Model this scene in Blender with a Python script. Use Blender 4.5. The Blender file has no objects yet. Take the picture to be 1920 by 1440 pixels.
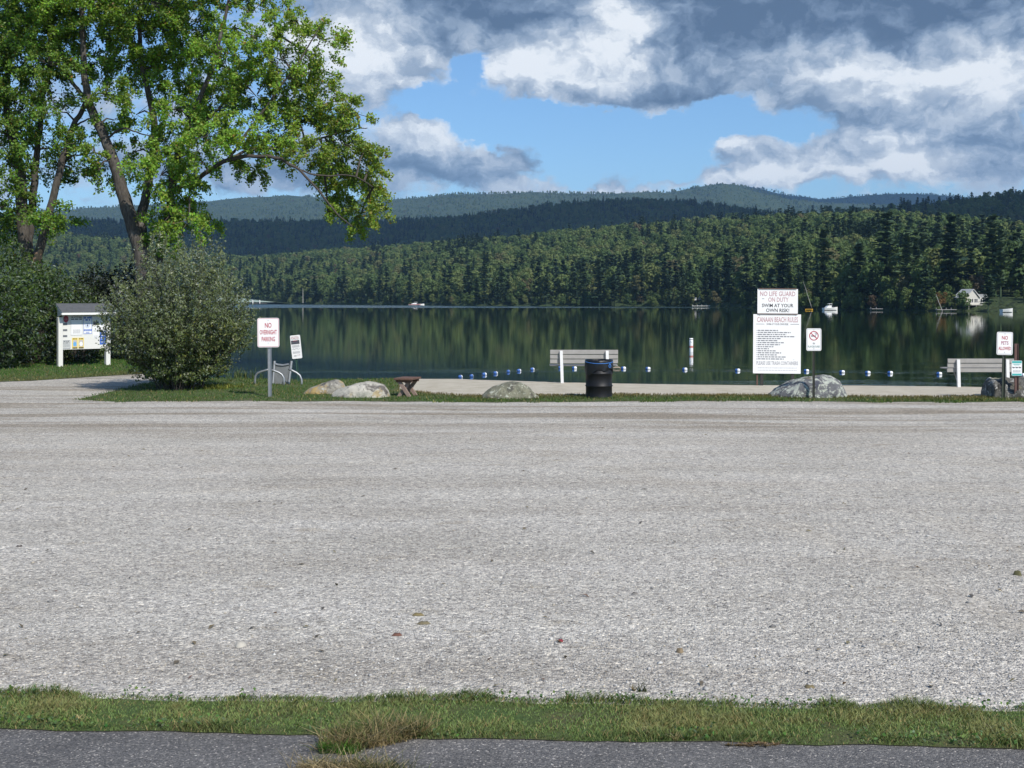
import bpy, bmesh, math, random
import numpy as np
from mathutils import Vector, Matrix, noise as mnoise
R = math.radians
random.seed(7)
rng = np.random.default_rng(7)
sc = bpy.context.scene
col = sc.collection

# ------------------------------------------------------------------ camera
F = 2200.0; HZ = 563.0; CAMH = 2.19; WATER = -0.35
cam_d = bpy.data.cameras.new("camera")
cam_d.sensor_width = 36.0
cam_d.lens = 36.0 * F / 1920.0
cam_d.shift_y = -(720.0 - HZ) / 1920.0
cam_d.clip_start = 0.1; cam_d.clip_end = 30000
cam = bpy.data.objects.new("camera", cam_d); col.objects.link(cam)
cam.location = (0, 0, CAMH); cam.rotation_euler = (R(90), 0, 0)
sc.camera = cam

# ------------------------------------------------------------------ light
SUN = Vector((0.60, -0.85, 1.0)).normalized()          # towards the sun
EL = math.asin(SUN.z); AZ = math.atan2(SUN.x, SUN.y)
sd = bpy.data.lights.new("sun", 'SUN'); sd.energy = 4.4; sd.angle = R(0.55); sd.color = (1.0, 0.95, 0.87)
so = bpy.data.objects.new("sun", sd); col.objects.link(so)
so.rotation_euler = SUN.to_track_quat('Z', 'Y').to_euler()
vs = sc.view_settings
sc.display_settings.display_device = 'sRGB'
vs.view_transform = 'Standard'; vs.look = 'None'; vs.exposure = 0.25; vs.gamma = 1.0; vs.use_curve_mapping = False
sc.cycles.max_bounces = 6; sc.cycles.diffuse_bounces = 2; sc.cycles.glossy_bounces = 3
sc.cycles.transmission_bounces = 4; sc.cycles.transparent_max_bounces = 8; sc.cycles.volume_bounces = 0
sc.cycles.use_denoising = True
sc.cycles.use_adaptive_sampling = True

class NT:
    """tiny node helper"""
    def __init__(s, tree): s.t = tree; s.n = tree.nodes; s.l = tree.links
    def new(s, typ, **kw):
        n = s.n.new(typ)
        for k, v in kw.items(): setattr(n, k, v)
        return n
    def put(s, sock, v):
        if isinstance(v, bpy.types.NodeSocket): s.l.new(v, sock)
        elif v is not None: sock.default_value = v
    def m(s, op, a, b=None, c=None, clamp=False):
        n = s.new('ShaderNodeMath', operation=op, use_clamp=clamp)
        s.put(n.inputs[0], a); s.put(n.inputs[1], b); s.put(n.inputs[2], c)
        return n.outputs[0]
    def v(s, op, a, b=None):
        n = s.new('ShaderNodeVectorMath', operation=op)
        s.put(n.inputs[0], a); s.put(n.inputs[1], b)
        return n.outputs['Value'] if op in ('LENGTH', 'DOT_PRODUCT') else n.outputs[0]
    def noise(s, vec, scale, detail=4, rough=0.5, dist=0.0, out='Fac', dim='3D'):
        n = s.new('ShaderNodeTexNoise', noise_dimensions=dim)
        s.put(n.inputs['Vector'], vec); s.put(n.inputs['Scale'], scale); s.put(n.inputs['Detail'], detail)
        s.put(n.inputs['Roughness'], rough); s.put(n.inputs['Distortion'], dist)
        return n.outputs[out]
    def voro(s, vec, scale, feature='F1', out='Distance'):
        n = s.new('ShaderNodeTexVoronoi', feature=feature)
        s.put(n.inputs['Vector'], vec); s.put(n.inputs['Scale'], scale)
        return n.outputs[out]
    def ramp(s, fac, stops):
        n = s.new('ShaderNodeValToRGB'); s.put(n.inputs[0], fac)
        e = n.color_ramp.elements
        while len(e) < len(stops): e.new(0.5)
        for i, (p, c) in enumerate(stops):
            e[i].position = p; e[i].color = (*c, 1) if len(c) == 3 else c
        return n.outputs[0]
    def mix(s, fac, a, b, mode='MIX'):
        n = s.new('ShaderNodeMix', data_type='RGBA', blend_type=mode)
        s.put(n.inputs[0], fac); s.put(n.inputs[6], (*a, 1) if isinstance(a, tuple) else a)
        s.put(n.inputs[7], (*b, 1) if isinstance(b, tuple) else b)
        return n.outputs[2]
    def sstep(s, x, a, b):
        n = s.new('ShaderNodeMapRange', interpolation_type='SMOOTHSTEP')
        s.put(n.inputs[0], x); n.inputs[1].default_value = a; n.inputs[2].default_value = b
        return n.outputs[0]
    def scale(s, vec, xyz):
        n = s.new('ShaderNodeMapping'); s.put(n.inputs[0], vec); n.inputs['Scale'].default_value = xyz
        return n.outputs[0]
    def bump(s, h, strength, dist=0.02, normal=None):
        n = s.new('ShaderNodeBump'); s.put(n.inputs['Height'], h); s.put(n.inputs['Strength'], strength)
        s.put(n.inputs['Distance'], dist); s.put(n.inputs['Normal'], normal)
        return n.outputs[0]

# ------------------------------------------------------------------ sky
world = bpy.data.worlds.new("World"); sc.world = world; world.use_nodes = True
w = NT(world.node_tree); w.n.clear()
sky = w.new('ShaderNodeTexSky', sky_type='NISHITA'); sky.sun_disc = False
sky.sun_elevation = EL; sky.sun_rotation = AZ
sky.air_density = 1.0; sky.dust_density = 0.4; sky.ozone_density = 1.6
tc = w.new('ShaderNodeTexCoord')
sep = w.new('ShaderNodeSeparateXYZ'); w.l.new(tc.outputs['Generated'], sep.inputs[0])
az = w.m('ARCTAN2', sep.outputs[0], sep.outputs[1])
el = w.m('ARCSINE', sep.outputs[2])
def comb(x, y, z=0.0):
    n = w.new('ShaderNodeCombineXYZ'); w.put(n.inputs[0], x); w.put(n.inputs[1], y); w.put(n.inputs[2], z)
    return n.outputs[0]
P0 = comb(az, el, 0.0)
# wisps and billows: two warps of the direction
nw = w.noise(w.scale(P0, (1, 1.5, 1)), 7.0, 6, 0.60, out='Color', dim='2D')
warp = w.v('MULTIPLY', w.v('SUBTRACT', nw, (0.5, 0.5, 0.5)), (0.085, 0.060, 0.0))
nw2 = w.noise(w.scale(P0, (1, 1.3, 1)), 26.0, 6, 0.62, out='Color', dim='2D')
warp = w.v('ADD', warp, w.v('MULTIPLY', w.v('SUBTRACT', nw2, (0.5, 0.5, 0.5)), (0.026, 0.020, 0.0)))
P1 = w.v('ADD', P0, warp)
def dirpx(px, py):
    a = math.atan((px - 960) / F); return a, math.atan((HZ - py) / F * math.cos(a))
def blobs(lst):
    tot = None
    for px, py, rx, ry, amp in lst:
        a, e = dirpx(px, py)
        d = w.v('SUBTRACT', P1, (a, e, 0.0))
        d = w.v('MULTIPLY', d, (F / rx, F / ry, 0.0))
        q = w.v('DOT_PRODUCT', d, d)
        g = w.m('MULTIPLY', w.m('EXPONENT', w.m('MULTIPLY', q, -0.9)), amp)
        tot = g if tot is None else w.m('ADD', tot, g)
    return tot
COVER = [  # cloud masses (+) and clear gaps (-), by direction
    (860, 10, 230, 62, 1.2), (1330, 30, 260, 95, 1.3), (1760, 20, 330, 75, 1.3), (1130, 80, 100, 70, 0.9),
    (1010, 130, 110, 55, 1.0), (1230, 150, 190, 50, 1.0), (1060, 165, 120, 30, .5), (1390, 140, 60, 30, .4), (730, 110, 130, 90, 1.0), (640, 30, 120, 70, .8),
    (1660, 170, 190, 62, 1.2), (1850, 150, 120, 80, 1.0), (800, 265, 110, 45, 1.1), (900, 310, 130, 34, .9),
    (680, 330, 110, 40, .6), (560, 335, 180, 30, .5), (1170, 328, 90, 26, .62), (1120, 350, 230, 11, .6), (1480, 350, 220, 14, .6), (820, 225, 90, 20, .5), (1385, 285, 75, 40, .9),
    (1450, 330, 130, 30, .7), (1640, 290, 110, 40, .9), (1750, 315, 120, 34, .9), (1890, 300, 70, 60, .9), (100, 330, 260, 40, .5),
    (300, 180, 260, 110, .5),
    (888, 120, 46, 52, -1.4), (825, 198, 62, 34, -1.3), (1010, 240, 160, 32, -1.1), (1200, 244, 190, 36, -1.4), (1350, 222, 100, 24, -1.2),
    (1090, 300, 60, 40, -.7), (1270, 300, 45, 40, -.9), (1455, 150, 60, 22, -.5), (1420, 185, 60, 18, -.6), (1490, 250, 80, 14, -.6), (640, 220, 60, 24, -.3), (180, 355, 80, 20, -.5)]
LIGHT = [  # sunlit flanks (+) and shaded bases (-)
    (1140, 60, 62, 62, .85), (1020, 125, 95, 48, .70), (720, 120, 120, 60, .30), (640, 60, 110, 90, .48), (800, 250, 100, 28, .62),
    (1700, 140, 190, 48, .62), (1860, 150, 90, 50, .55), (1385, 275, 60, 30, .42), (1440, 335, 70, 18, .5), (1750, 318, 85, 24, .68), (1560, 345, 140, 14, .45), (1700, 270, 60, 20, .3), (1650, 295, 230, 45, .20),
    (860, 5, 230, 48, -.50), (1330, 40, 200, 75, -.46), (1720, 5, 330, 55, -.42), (1260, 168, 190, 22, -.24), (770, 192, 90, 22, -.3), (1720, 226, 200, 18, -.20),
    (930, 318, 120, 28, -.04), (1170, 326, 80, 18, -.10), (1130, 350, 230, 12, .35), (1890, 300, 50, 40, -.15), (560, 330, 200, 40, -.12)]
big = w.noise(w.scale(P0, (1, 2.1, 1)), 3.2, 5, 0.5, dim='2D')
def puff(vec, sc_, det, rough=0.55):
    n = w.new('ShaderNodeTexVoronoi', feature='F1', normalize=True, voronoi_dimensions='2D')
    w.put(n.inputs['Vector'], w.scale(vec, (1, 1.45, 1))); n.inputs['Scale'].default_value = sc_; n.inputs['Detail'].default_value = det
    n.inputs['Roughness'].default_value = rough; n.inputs['Lacunarity'].default_value = 2.1
    return n.outputs['Distance']
P2 = w.v('ADD', P0, w.v('ADD', w.v('MULTIPLY', warp, (.45, .45, 0.0)), w.v('MULTIPLY', w.v('SUBTRACT', nw2, (0.5, 0.5, 0.5)), (0.014, 0.012, 0.0))))
pf = puff(P2, 19.0, 4.0)
fine = w.noise(w.scale(P1, (1, 1.35, 1)), 17.0, 8, 0.60, dim='2D')
cov = w.m('ADD', blobs(COVER), w.m('MULTIPLY', w.m('SUBTRACT', big, 0.54), 0.9))
cov = w.m('ADD', cov, w.m('MULTIPLY', w.m('SUBTRACT', fine, 0.5), 0.9))
cov = w.m('ADD', cov, w.m('MULTIPLY', w.m('SUBTRACT', 0.31, pf), 1.7))
mask = w.sstep(cov, 0.08, 0.66)
pf2 = puff(w.v('ADD', P2, (0.006, 0.011, 0.0)), 19.0, 4.0)
fine2 = w.noise(w.scale(w.v('ADD', P1, (0.010, 0.014, 0.0)), (1, 1.35, 1)), 17.0, 8, 0.60, dim='2D')
relief = w.m('MULTIPLY', w.m('SUBTRACT', pf2, pf), 1.7)
relief = w.m('ADD', relief, w.m('MULTIPLY', w.m('SUBTRACT', fine, fine2), 0.8))
relief = w.m('MINIMUM', w.m('MAXIMUM', relief, -0.30), 0.30)
lum = w.m('ADD', blobs(LIGHT), relief)
lum = w.m('ADD', lum, w.m('MULTIPLY', w.m('SUBTRACT', big, 0.5), -0.5))
lum = w.m('ADD', lum, w.m('MULTIPLY', w.m('SUBTRACT', 0.85, mask), 0.30))
lum = w.m('ADD', lum, w.m('MULTIPLY', w.m('SUBTRACT', w.noise(w.scale(P0, (1, 1.6, 1)), 9.0, 4, 0.5, dim='2D'), 0.5), 0.55))
lum = w.m('ADD', w.m('MULTIPLY', lum, 0.86), 0.475)
ccol = w.ramp(lum, [(0.0, (.085, .132, .215)), (0.28, (.175, .242, .350)), (0.50, (.315, .388, .495)), (0.74, (.52, .58, .66)), (0.92, (.76, .80, .84)), (1.0, (.82, .85, .88))])
SKYS = 0.10
ccol = w.mix(1.0, ccol, (1 / SKYS, 1 / SKYS, 1 / SKYS), 'MULTIPLY')
blue = w.mix(1.0, sky.outputs[0], (0.74, 0.98, 1.22), 'MULTIPLY')
low = w.sstep(el, -0.01, 0.03)
final = w.mix(w.m('MULTIPLY', w.m('MULTIPLY', mask, 0.96), low), blue, ccol)
bg = w.new('ShaderNodeBackground'); w.put(bg.inputs[0], final); bg.inputs[1].default_value = SKYS
wo = w.new('ShaderNodeOutputWorld'); w.l.new(bg.outputs[0], wo.inputs[0])
world.cycles.sampling_method = 'MANUAL'; world.cycles.sample_map_resolution = 512

# ------------------------------------------------------------------ helpers
def at(px, py, Y): return Vector(((px - 960) / F * Y, Y, CAMH - (py - HZ) / F * Y))
def tag(o, label=None, cat=None, group=None, kind=None):
    if label: o['label'] = label
    if cat: o['category'] = cat
    if group: o['group'] = group
    if kind: o['kind'] = kind
    return o
def link(o, parent=None):
    col.objects.link(o)
    if parent: o.parent = parent
    return o
def empty(name, loc=(0, 0, 0), rz=0, label=None, cat=None, group=None):
    o = bpy.data.objects.new(name, None); o.empty_display_size = 0.1; link(o)
    o.location = loc; o.rotation_euler = (0, 0, rz)
    return tag(o, label, cat, group)
def mesh_np(name, v, f, mat, parent=None, colr=None, smooth=False, per='POINT'):
    """v (N,3), f (M,k) arrays, colr per vertex (N,3)"""
    v = np.asarray(v, np.float32); f = np.asarray(f, np.int32)
    me = bpy.data.meshes.new(name)
    M, k = f.shape
    me.vertices.add(len(v)); me.vertices.foreach_set('co', v.ravel())
    me.loops.add(M * k); me.loops.foreach_set('vertex_index', f.ravel())
    me.polygons.add(M); me.polygons.foreach_set('loop_start', np.arange(M, dtype=np.int32) * k)
    me.polygons.foreach_set('loop_total', np.full(M, k, np.int32))
    if smooth: me.polygons.foreach_set('use_smooth', np.ones(M, bool))
    me.update(calc_edges=True)
    if colr is not None:
        a = me.color_attributes.new('Col', 'FLOAT_COLOR', 'POINT')
        c = np.ones((len(v), 4), np.float32); c[:, :3] = colr
        a.data.foreach_set('color', c.ravel())
    me.materials.append(mat)
    return link(bpy.data.objects.new(name, me), parent)
class MB:
    def __init__(s): s.v = []; s.f = []
    def add(s, vs_, fs):
        n = len(s.v); s.v += [tuple(p) for p in vs_]; s.f += [tuple(i + n for i in f) for f in fs]; return s
    def box(s, c, d, rot=None):
        x, y, z = d[0] / 2, d[1] / 2, d[2] / 2
        vs_ = [Vector((i * x, j * y, k * z)) for i in (-1, 1) for j in (-1, 1) for k in (-1, 1)]
        if rot is not None: vs_ = [rot @ p for p in vs_]
        vs_ = [p + Vector(c) for p in vs_]
        return s.add(vs_, [(0, 1, 3, 2), (4, 6, 7, 5), (0, 4, 5, 1), (2, 3, 7, 6), (0, 2, 6, 4), (1, 5, 7, 3)])
    def tube(s, pts, rad, n=8, caps=True):
        pts = [Vector(p) for p in pts]
        if not hasattr(rad, '__len__'): rad = [rad] * len(pts)
        rings = []; ref = None
        for i, p in enumerate(pts):
            t = (pts[min(i + 1, len(pts) - 1)] - pts[max(i - 1, 0)]).normalized()
            if ref is None: ref = t.orthogonal().normalized()
            ref = (ref - t * ref.dot(t))
            ref = ref.normalized() if ref.length > 1e-6 else t.orthogonal().normalized()
            b = t.cross(ref)
            rings.append([p + (ref * math.cos(a) + b * math.sin(a)) * rad[i] for a in [2 * math.pi * k / n for k in range(n)]])
        vs_ = [q for r in rings for q in r]; fs = []
        for i in range(len(pts) - 1):
            for k in range(n):
                a = i * n + k; b_ = i * n + (k + 1) % n
                fs.append((a, b_, b_ + n, a + n))
        if caps:
            fs.append(tuple(range(n))[::-1]); fs.append(tuple((len(pts) - 1) * n + k for k in range(n)))
        return s.add(vs_, fs)
    def lathe(s, prof, n=24, c=(0, 0, 0)):
        vs_ = []; fs = []
        for r, z in prof:
            for k in range(n):
                a = 2 * math.pi * k / n; vs_.append((c[0] + r * math.cos(a), c[1] + r * math.sin(a), c[2] + z))
        for i in range(len(prof) - 1):
            for k in range(n):
                a = i * n + k; b = i * n + (k + 1) % n; fs.append((a, b, b + n, a + n))
        return s.add(vs_, fs)
    def prism(s, poly, y0, y1):
        """poly in XZ, extruded along y"""
        n = len(poly)
        vs_ = [(x, y0, z) for x, z in poly] + [(x, y1, z) for x, z in poly]
        fs = [tuple(range(n)), tuple(range(2 * n - 1, n - 1, -1))]
        for i in range(n):
            j = (i + 1) % n; fs.append((i, i + n, j + n, j))
        return s.add(vs_, fs)
    def build(s, name, mat, parent=None, smooth=False, bevel=0.0):
        me = bpy.data.meshes.new(name); me.from_pydata(s.v, [], s.f); me.update()
        bm = bmesh.new(); bm.from_mesh(me); bmesh.ops.recalc_face_normals(bm, faces=bm.faces)
        if bevel: bmesh.ops.bevel(bm, geom=bm.edges[:], offset=bevel, segments=1, affect='EDGES')
        bm.to_mesh(me); bm.free()
        if smooth:
            me.polygons.foreach_set('use_smooth', [True] * len(me.polygons))
        me.materials.append(mat)
        return link(bpy.data.objects.new(name, me), parent)
def rrect(wd, ht, r, n=4):
    p = []
    for cx, cz, a0 in ((wd / 2 - r, ht / 2 - r, 0), (-wd / 2 + r, ht / 2 - r, 90), (-wd / 2 + r, -ht / 2 + r, 180), (wd / 2 - r, -ht / 2 + r, 270)):
        for k in range(n + 1):
            a = R(a0 + 90 * k / n); p.append((cx + r * math.cos(a), cz + r * math.sin(a)))
    return p
def ring_frame(mb, wd, ht, r, t, y0, y1):
    o = rrect(wd, ht, r); i = rrect(wd - 2 * t, ht - 2 * t, max(r - t, 0.002)); n = len(o)
    vs_ = [(x, y0, z) for x, z in o] + [(x, y0, z) for x, z in i] + [(x, y1, z) for x, z in o] + [(x, y1, z) for x, z in i]
    fs = []
    for k in range(n):
        j = (k + 1) % n
        fs += [(k, j, n + j, n + k), (2 * n + k, 3 * n + k, 3 * n + j, 2 * n + j), (k, 2 * n + k, 2 * n + j, j), (n + k, n + j, 3 * n + j, 3 * n + k)]
    return mb.add(vs_, fs)
def text(s_, width, height, loc, mat, parent, name='lettering', bold=0.016):
    """flat printed words in the XZ plane facing -Y, fitted to width x height, centred on loc (x, y, z)"""
    cu = bpy.data.curves.new('lettering', 'FONT'); cu.body = s_; cu.size = 1.0; cu.resolution_u = 2; cu.offset = bold
    cu.align_x = 'LEFT'
    ob = bpy.data.objects.new('lettering', cu); col.objects.link(ob)
    me = bpy.data.meshes.new_from_object(ob.evaluated_get(bpy.context.evaluated_depsgraph_get()))
    bpy.data.objects.remove(ob); bpy.data.curves.remove(cu)
    n = len(me.vertices); c = np.empty(n * 3, np.float32); me.vertices.foreach_get('co', c); c = c.reshape(-1, 3)
    lo, hi = c.min(0), c.max(0)
    out = np.empty_like(c)
    out[:, 0] = (c[:, 0] - (lo[0] + hi[0]) / 2) * width / max(hi[0] - lo[0], 1e-6) + loc[0]
    out[:, 2] = (c[:, 1] - (lo[1] + hi[1]) / 2) * height / max(hi[1] - lo[1], 1e-6) + loc[2]
    out[:, 1] = loc[1]
    me.vertices.foreach_set('co', out.ravel()); me.update()
    me.materials.clear(); me.materials.append(mat); me.name = name
    return link(bpy.data.objects.new(name, me), parent)
def word_bars(rows, y, mat, parent, name='fine_print', seed=1):
    """small print too fine to read: rows of (x0, x1, z, height) broken into word lengths"""
    r = random.Random(seed); mb = MB()
    for x0, x1, z, h in rows:
        x = x0
        while x < x1:
            l = min(r.uniform(1.2, 4.2) * h, x1 - x)
            mb.add([(x, y, z - h / 2), (x + l, y, z - h / 2), (x + l, y, z + h / 2), (x, y, z + h / 2)], [(0, 1, 2, 3)])
            x += l + h * 0.7
    return mb.build(name, mat, parent)
def rect(mb, cx, cz, wd, ht, y0, th=0.002): return mb.box((cx, y0, cz), (wd, th, ht))

# ------------------------------------------------------------------ materials
MATS = {}
def mat(name, base, rough=0.6, metal=0.0, var=0.12, vscale=6.0, bump=0.0, bscale=40.0, spec=0.5, dirt=None):
    if name in MATS: return MATS[name]
    m_ = bpy.data.materials.new(name); m_.use_nodes = True
    t = NT(m_.node_tree); b = t.n['Principled BSDF']
    tcn = t.new('ShaderNodeTexCoord').outputs['Object']
    nz = t.noise(tcn, vscale, 5, 0.6)
    k = t.m('ADD', 1 - var, t.m('MULTIPLY', nz, 2 * var))
    c = t.mix(1.0, base, comb_rgb(t, k), 'MULTIPLY')
    if dirt:
        c = t.mix(t.sstep(t.noise(tcn, vscale * 0.6, 7, 0.7, 0.3), dirt[3], dirt[3] + 0.16), c, dirt[:3])
    t.put(b.inputs['Base Color'], c)
    b.inputs['Roughness'].default_value = rough; b.inputs['Metallic'].default_value = metal
    b.inputs['Specular IOR Level'].default_value = spec
    if bump: t.put(b.inputs['Normal'], t.bump(t.noise(tcn, bscale, 6, 0.65), bump, 0.02))
    MATS[name] = m_
    return m_
def comb_rgb(t, k):
    n = t.new('ShaderNodeCombineColor')
    for i in range(3): t.put(n.inputs[i], k)
    return n.outputs[0]
def foliage_mat(name, trans=0.3, gloss=0.12, stops=None, mul=1.0, rough=0.5):
    """leaf colour from the 'Col' attribute, or from the object's random number when stops are given"""
    m_ = bpy.data.materials.new(name); m_.use_nodes = True
    t = NT(m_.node_tree); t.n.clear()
    if stops:
        oi = t.new('ShaderNodeObjectInfo').outputs['Random']
        c = t.ramp(oi, stops)
        ps = t.new('ShaderNodeTexCoord').outputs['Object']
        k = t.m('ADD', 0.62, t.m('MULTIPLY', t.noise(ps, 0.5, 3, 0.6), 0.76))
        c = t.mix(1.0, c, comb_rgb(t, k), 'MULTIPLY')
    else:
        at_ = t.new('ShaderNodeAttribute'); at_.attribute_name = 'Col'; c = at_.outputs['Color']
    if mul != 1.0: c = t.mix(1.0, c, (mul, mul, mul), 'MULTIPLY')
    d = t.new('ShaderNodeBsdfDiffuse'); t.put(d.inputs[0], c)
    tr = t.new('ShaderNodeBsdfTranslucent'); t.put(tr.inputs[0], t.mix(1.0, c, (1.3, 1.25, 0.6), 'MULTIPLY'))
    mx = t.new('ShaderNodeMixShader'); mx.inputs[0].default_value = trans
    t.l.new(d.outputs[0], mx.inputs[1]); t.l.new(tr.outputs[0], mx.inputs[2])
    out = mx.outputs[0]
    if gloss:
        g = t.new('ShaderNodeBsdfGlossy'); g.inputs['Roughness'].default_value = rough; g.inputs[0].default_value = (1, 1, 1, 1)
        m2 = t.new('ShaderNodeMixShader'); fr = t.new('ShaderNodeFresnel'); fr.inputs[0].default_value = 1.4
        t.put(m2.inputs[0], t.m('MULTIPLY', fr.outputs[0], gloss * 4))
        t.l.new(out, m2.inputs[1]); t.l.new(g.outputs[0], m2.inputs[2]); out = m2.outputs[0]
    o = t.new('ShaderNodeOutputMaterial'); t.l.new(out, o.inputs[0])
    return m_

def ground_mat(name, fn, rough=0.9):
    m_ = bpy.data.materials.new(name); m_.use_nodes = True
    t = NT(m_.node_tree); b = t.n['Principled BSDF']
    pos = t.new('ShaderNodeNewGeometry').outputs['Position']
    c, nrm = fn(t, pos)
    t.put(b.inputs['Base Color'], c); t.put(b.inputs['Normal'], nrm)
    b.inputs['Roughness'].default_value = rough; b.inputs['Specular IOR Level'].default_value = 0.25
    return m_
def gravel_fn(t, p):
    patch = t.noise(t.scale(p, (0.35, 0.9, 1)), 0.9, 5, 0.6)
    c = t.ramp(patch, [(0.3, (.402, .376, .334)), (0.5, (.478, .450, .405)), (0.7, (.538, .511, .468))])
    # worn brown wheel tracks running along the lot
    tr = t.noise(t.scale(p, (0.10, 1.1, 1)), 1.0, 6, 0.62, 0.4)
    sy = t.new('ShaderNodeSeparateXYZ'); t.put(sy.inputs[0], p)
    far = t.sstep(sy.outputs[1], 16.5, 22.0)
    c = t.mix(t.m('MULTIPLY', t.m('MULTIPLY', t.sstep(tr, 0.45, 0.62), far), 0.85), c, (.28, .24, .185))
    rut = t.noise(t.v('ADD', t.scale(p, (0.045, 1.0, 1)), t.v('MULTIPLY', t.noise(p, 0.25, 3, 0.5, out='Color'), (0.0, 0.6, 0.0))), 1.15, 3, 0.55)
    c = t.mix(1.0, c, t.ramp(rut, [(0.34, (.90, .885, .87)), (0.46, (.985, .98, .975)), (0.54, (1.0, 1.0, 1.0)), (0.66, (1.06, 1.06, 1.055))]), 'MULTIPLY')
    # compacted curving tyre lanes, in pairs
    wv = t.m('MULTIPLY', t.m('SUBTRACT', t.noise(p, 0.5, 4, 0.6), 0.5), 0.9)
    lanes = None
    for cx_, cy_, r_ in ((-14.0, 40.0, 27.0), (18.0, 46.0, 31.0), (-30.0, 2.0, 34.0), (2.0, -22.0, 38.5), (9.0, 60.0, 45.0)):
        ln_ = t.v('LENGTH', t.v('MULTIPLY', t.v('SUBTRACT', p, (cx_, cy_, 0.0)), (1.0, 1.0, 0.0)))
        for o_ in (0.0, 1.55):
            q_ = t.m('ABSOLUTE', t.m('ADD', t.m('SUBTRACT', ln_, r_ + o_), wv))
            k_ = t.m('SUBTRACT', 1.0, t.sstep(q_, 0.08, 0.30))
            lanes = k_ if lanes is None else t.m('MAXIMUM', lanes, k_)
    lanes = t.m('MULTIPLY', lanes, t.sstep(t.noise(t.scale(p, (.3, .3, 1)), 1.3, 5, .6), .40, .58))
    c = t.mix(t.m('MULTIPLY', lanes, 0.42), c, (.335, .305, .26))
    br = t.noise(t.scale(p, (0.7, 1.6, 1)), 1.7, 6, 0.7)
    c = t.mix(t.m('MULTIPLY', t.sstep(br, 0.56, 0.72), 0.6), c, (.29, .245, .18))
    # stones
    n3 = t.new('ShaderNodeTexVoronoi'); t.put(n3.inputs['Vector'], p); n3.inputs['Scale'].default_value = 78.0
    sc_ = t.new('ShaderNodeSeparateColor'); t.l.new(n3.outputs['Color'], sc_.inputs[0])
    st = t.ramp(sc_.outputs[0], [(0.0, (.50, .49, .48)), (0.2, (.76, .75, .74)), (0.55, (1.0, 1.0, 1.0)), (0.85, (1.2, 1.19, 1.17)), (1.0, (1.62, 1.58, 1.5))])
    c = t.mix(1.0, c, st, 'MULTIPLY')
    n4 = t.new('ShaderNodeTexVoronoi'); t.put(n4.inputs['Vector'], p); n4.inputs['Scale'].default_value = 38.0
    s4 = t.new('ShaderNodeSeparateColor'); t.l.new(n4.outputs['Color'], s4.inputs[0])
    c = t.mix(1.0, c, t.ramp(s4.outputs[1], [(0.0, (.66, .66, .67)), (0.25, (.94, .93, .92)), (0.8, (1.05, 1.05, 1.04)), (1.0, (1.35, 1.33, 1.28))]), 'MULTIPLY')
    mid = t.noise(t.scale(p, (1, 1.3, 1)), 9.0, 7, 0.72)
    c = t.mix(1.0, c, t.ramp(mid, [(0.3, (.64, .63, .62)), (0.5, (1, 1, 1)), (0.72, (1.24, 1.24, 1.22))]), 'MULTIPLY')
    h = t.m('ADD', t.m('MULTIPLY', n3.outputs['Distance'], -0.9), t.m('MULTIPLY', n4.outputs['Distance'], -0.8))
    h = t.m('ADD', h, t.m('MULTIPLY', mid, 1.2))
    return c, t.bump(h, t.m('SUBTRACT', 1.0, t.m('MULTIPLY', lanes, 0.5)), 0.011)
def asphalt_fn(t, p):
    a = t.noise(p, 1.6, 5, 0.6)
    c = t.ramp(a, [(0.3, (.105, .101, .097)), (0.7, (.150, .145, .139))])
    vo = t.new('ShaderNodeTexVoronoi'); t.put(vo.inputs['Vector'], p); vo.inputs['Scale'].default_value = 120.0
    s_ = t.new('ShaderNodeSeparateColor'); t.l.new(vo.outputs['Color'], s_.inputs[0])
    c = t.mix(1.0, c, t.ramp(s_.outputs[0], [(0.0, (.55, .55, .57)), (0.5, (.95, .95, .97)), (0.85, (1.35, 1.33, 1.3)), (0.94, (1.7, 1.65, 1.6)), (1.0, (3.4, 3.2, 3.0))]), 'MULTIPLY')
    v2 = t.new('ShaderNodeTexVoronoi'); t.put(v2.inputs['Vector'], p); v2.inputs['Scale'].default_value = 48.0
    s2 = t.new('ShaderNodeSeparateColor'); t.l.new(v2.outputs['Color'], s2.inputs[0])
    sp = t.m('MULTIPLY', t.m('GREATER_THAN', s2.outputs[0], 0.96), t.m('LESS_THAN', v2.outputs['Distance'], 0.26))
    c = t.mix(sp, c, t.ramp(s2.outputs[1], [(0.0, (.26, .25, .24)), (0.6, (.40, .37, .30)), (1.0, (.62, .6, .56))]))
    ck = t.voro(t.v('ADD', t.scale(p, (0.35, 1.1, 1)), t.v('MULTIPLY', t.noise(p, 2.2, 5, 0.6, out='Color'), (0.35, 0.35, 0))), 0.22, 'DISTANCE_TO_EDGE')
    c = t.mix(t.m('MULTIPLY', t.m('SUBTRACT', 1.0, t.sstep(ck, 0.001, 0.004)), 0.8), c, (.02, .02, .02))
    return c, t.bump(t.m('ADD', t.m('MULTIPLY', vo.outputs['Distance'], -1.0), t.m('MULTIPLY', t.sstep(ck, 0.0, 0.008), 2.0)), 0.9, 0.006)
def sand_fn(t, p):
    a = t.noise(t.scale(p, (1, 1, 1)), 2.2, 7, 0.65)
    c = t.ramp(a, [(0.25, (.36, .315, .24)), (0.5, (.45, .405, .32)), (0.75, (.52, .475, .39))])
    c = t.mix(t.m('MULTIPLY', t.sstep(t.noise(p, 7, 5, 0.7), 0.62, 0.72), 0.5), c, (.19, .155, .11))
    return c, t.bump(t.noise(p, 9.0, 7, 0.7), 0.9, 0.05)
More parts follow.
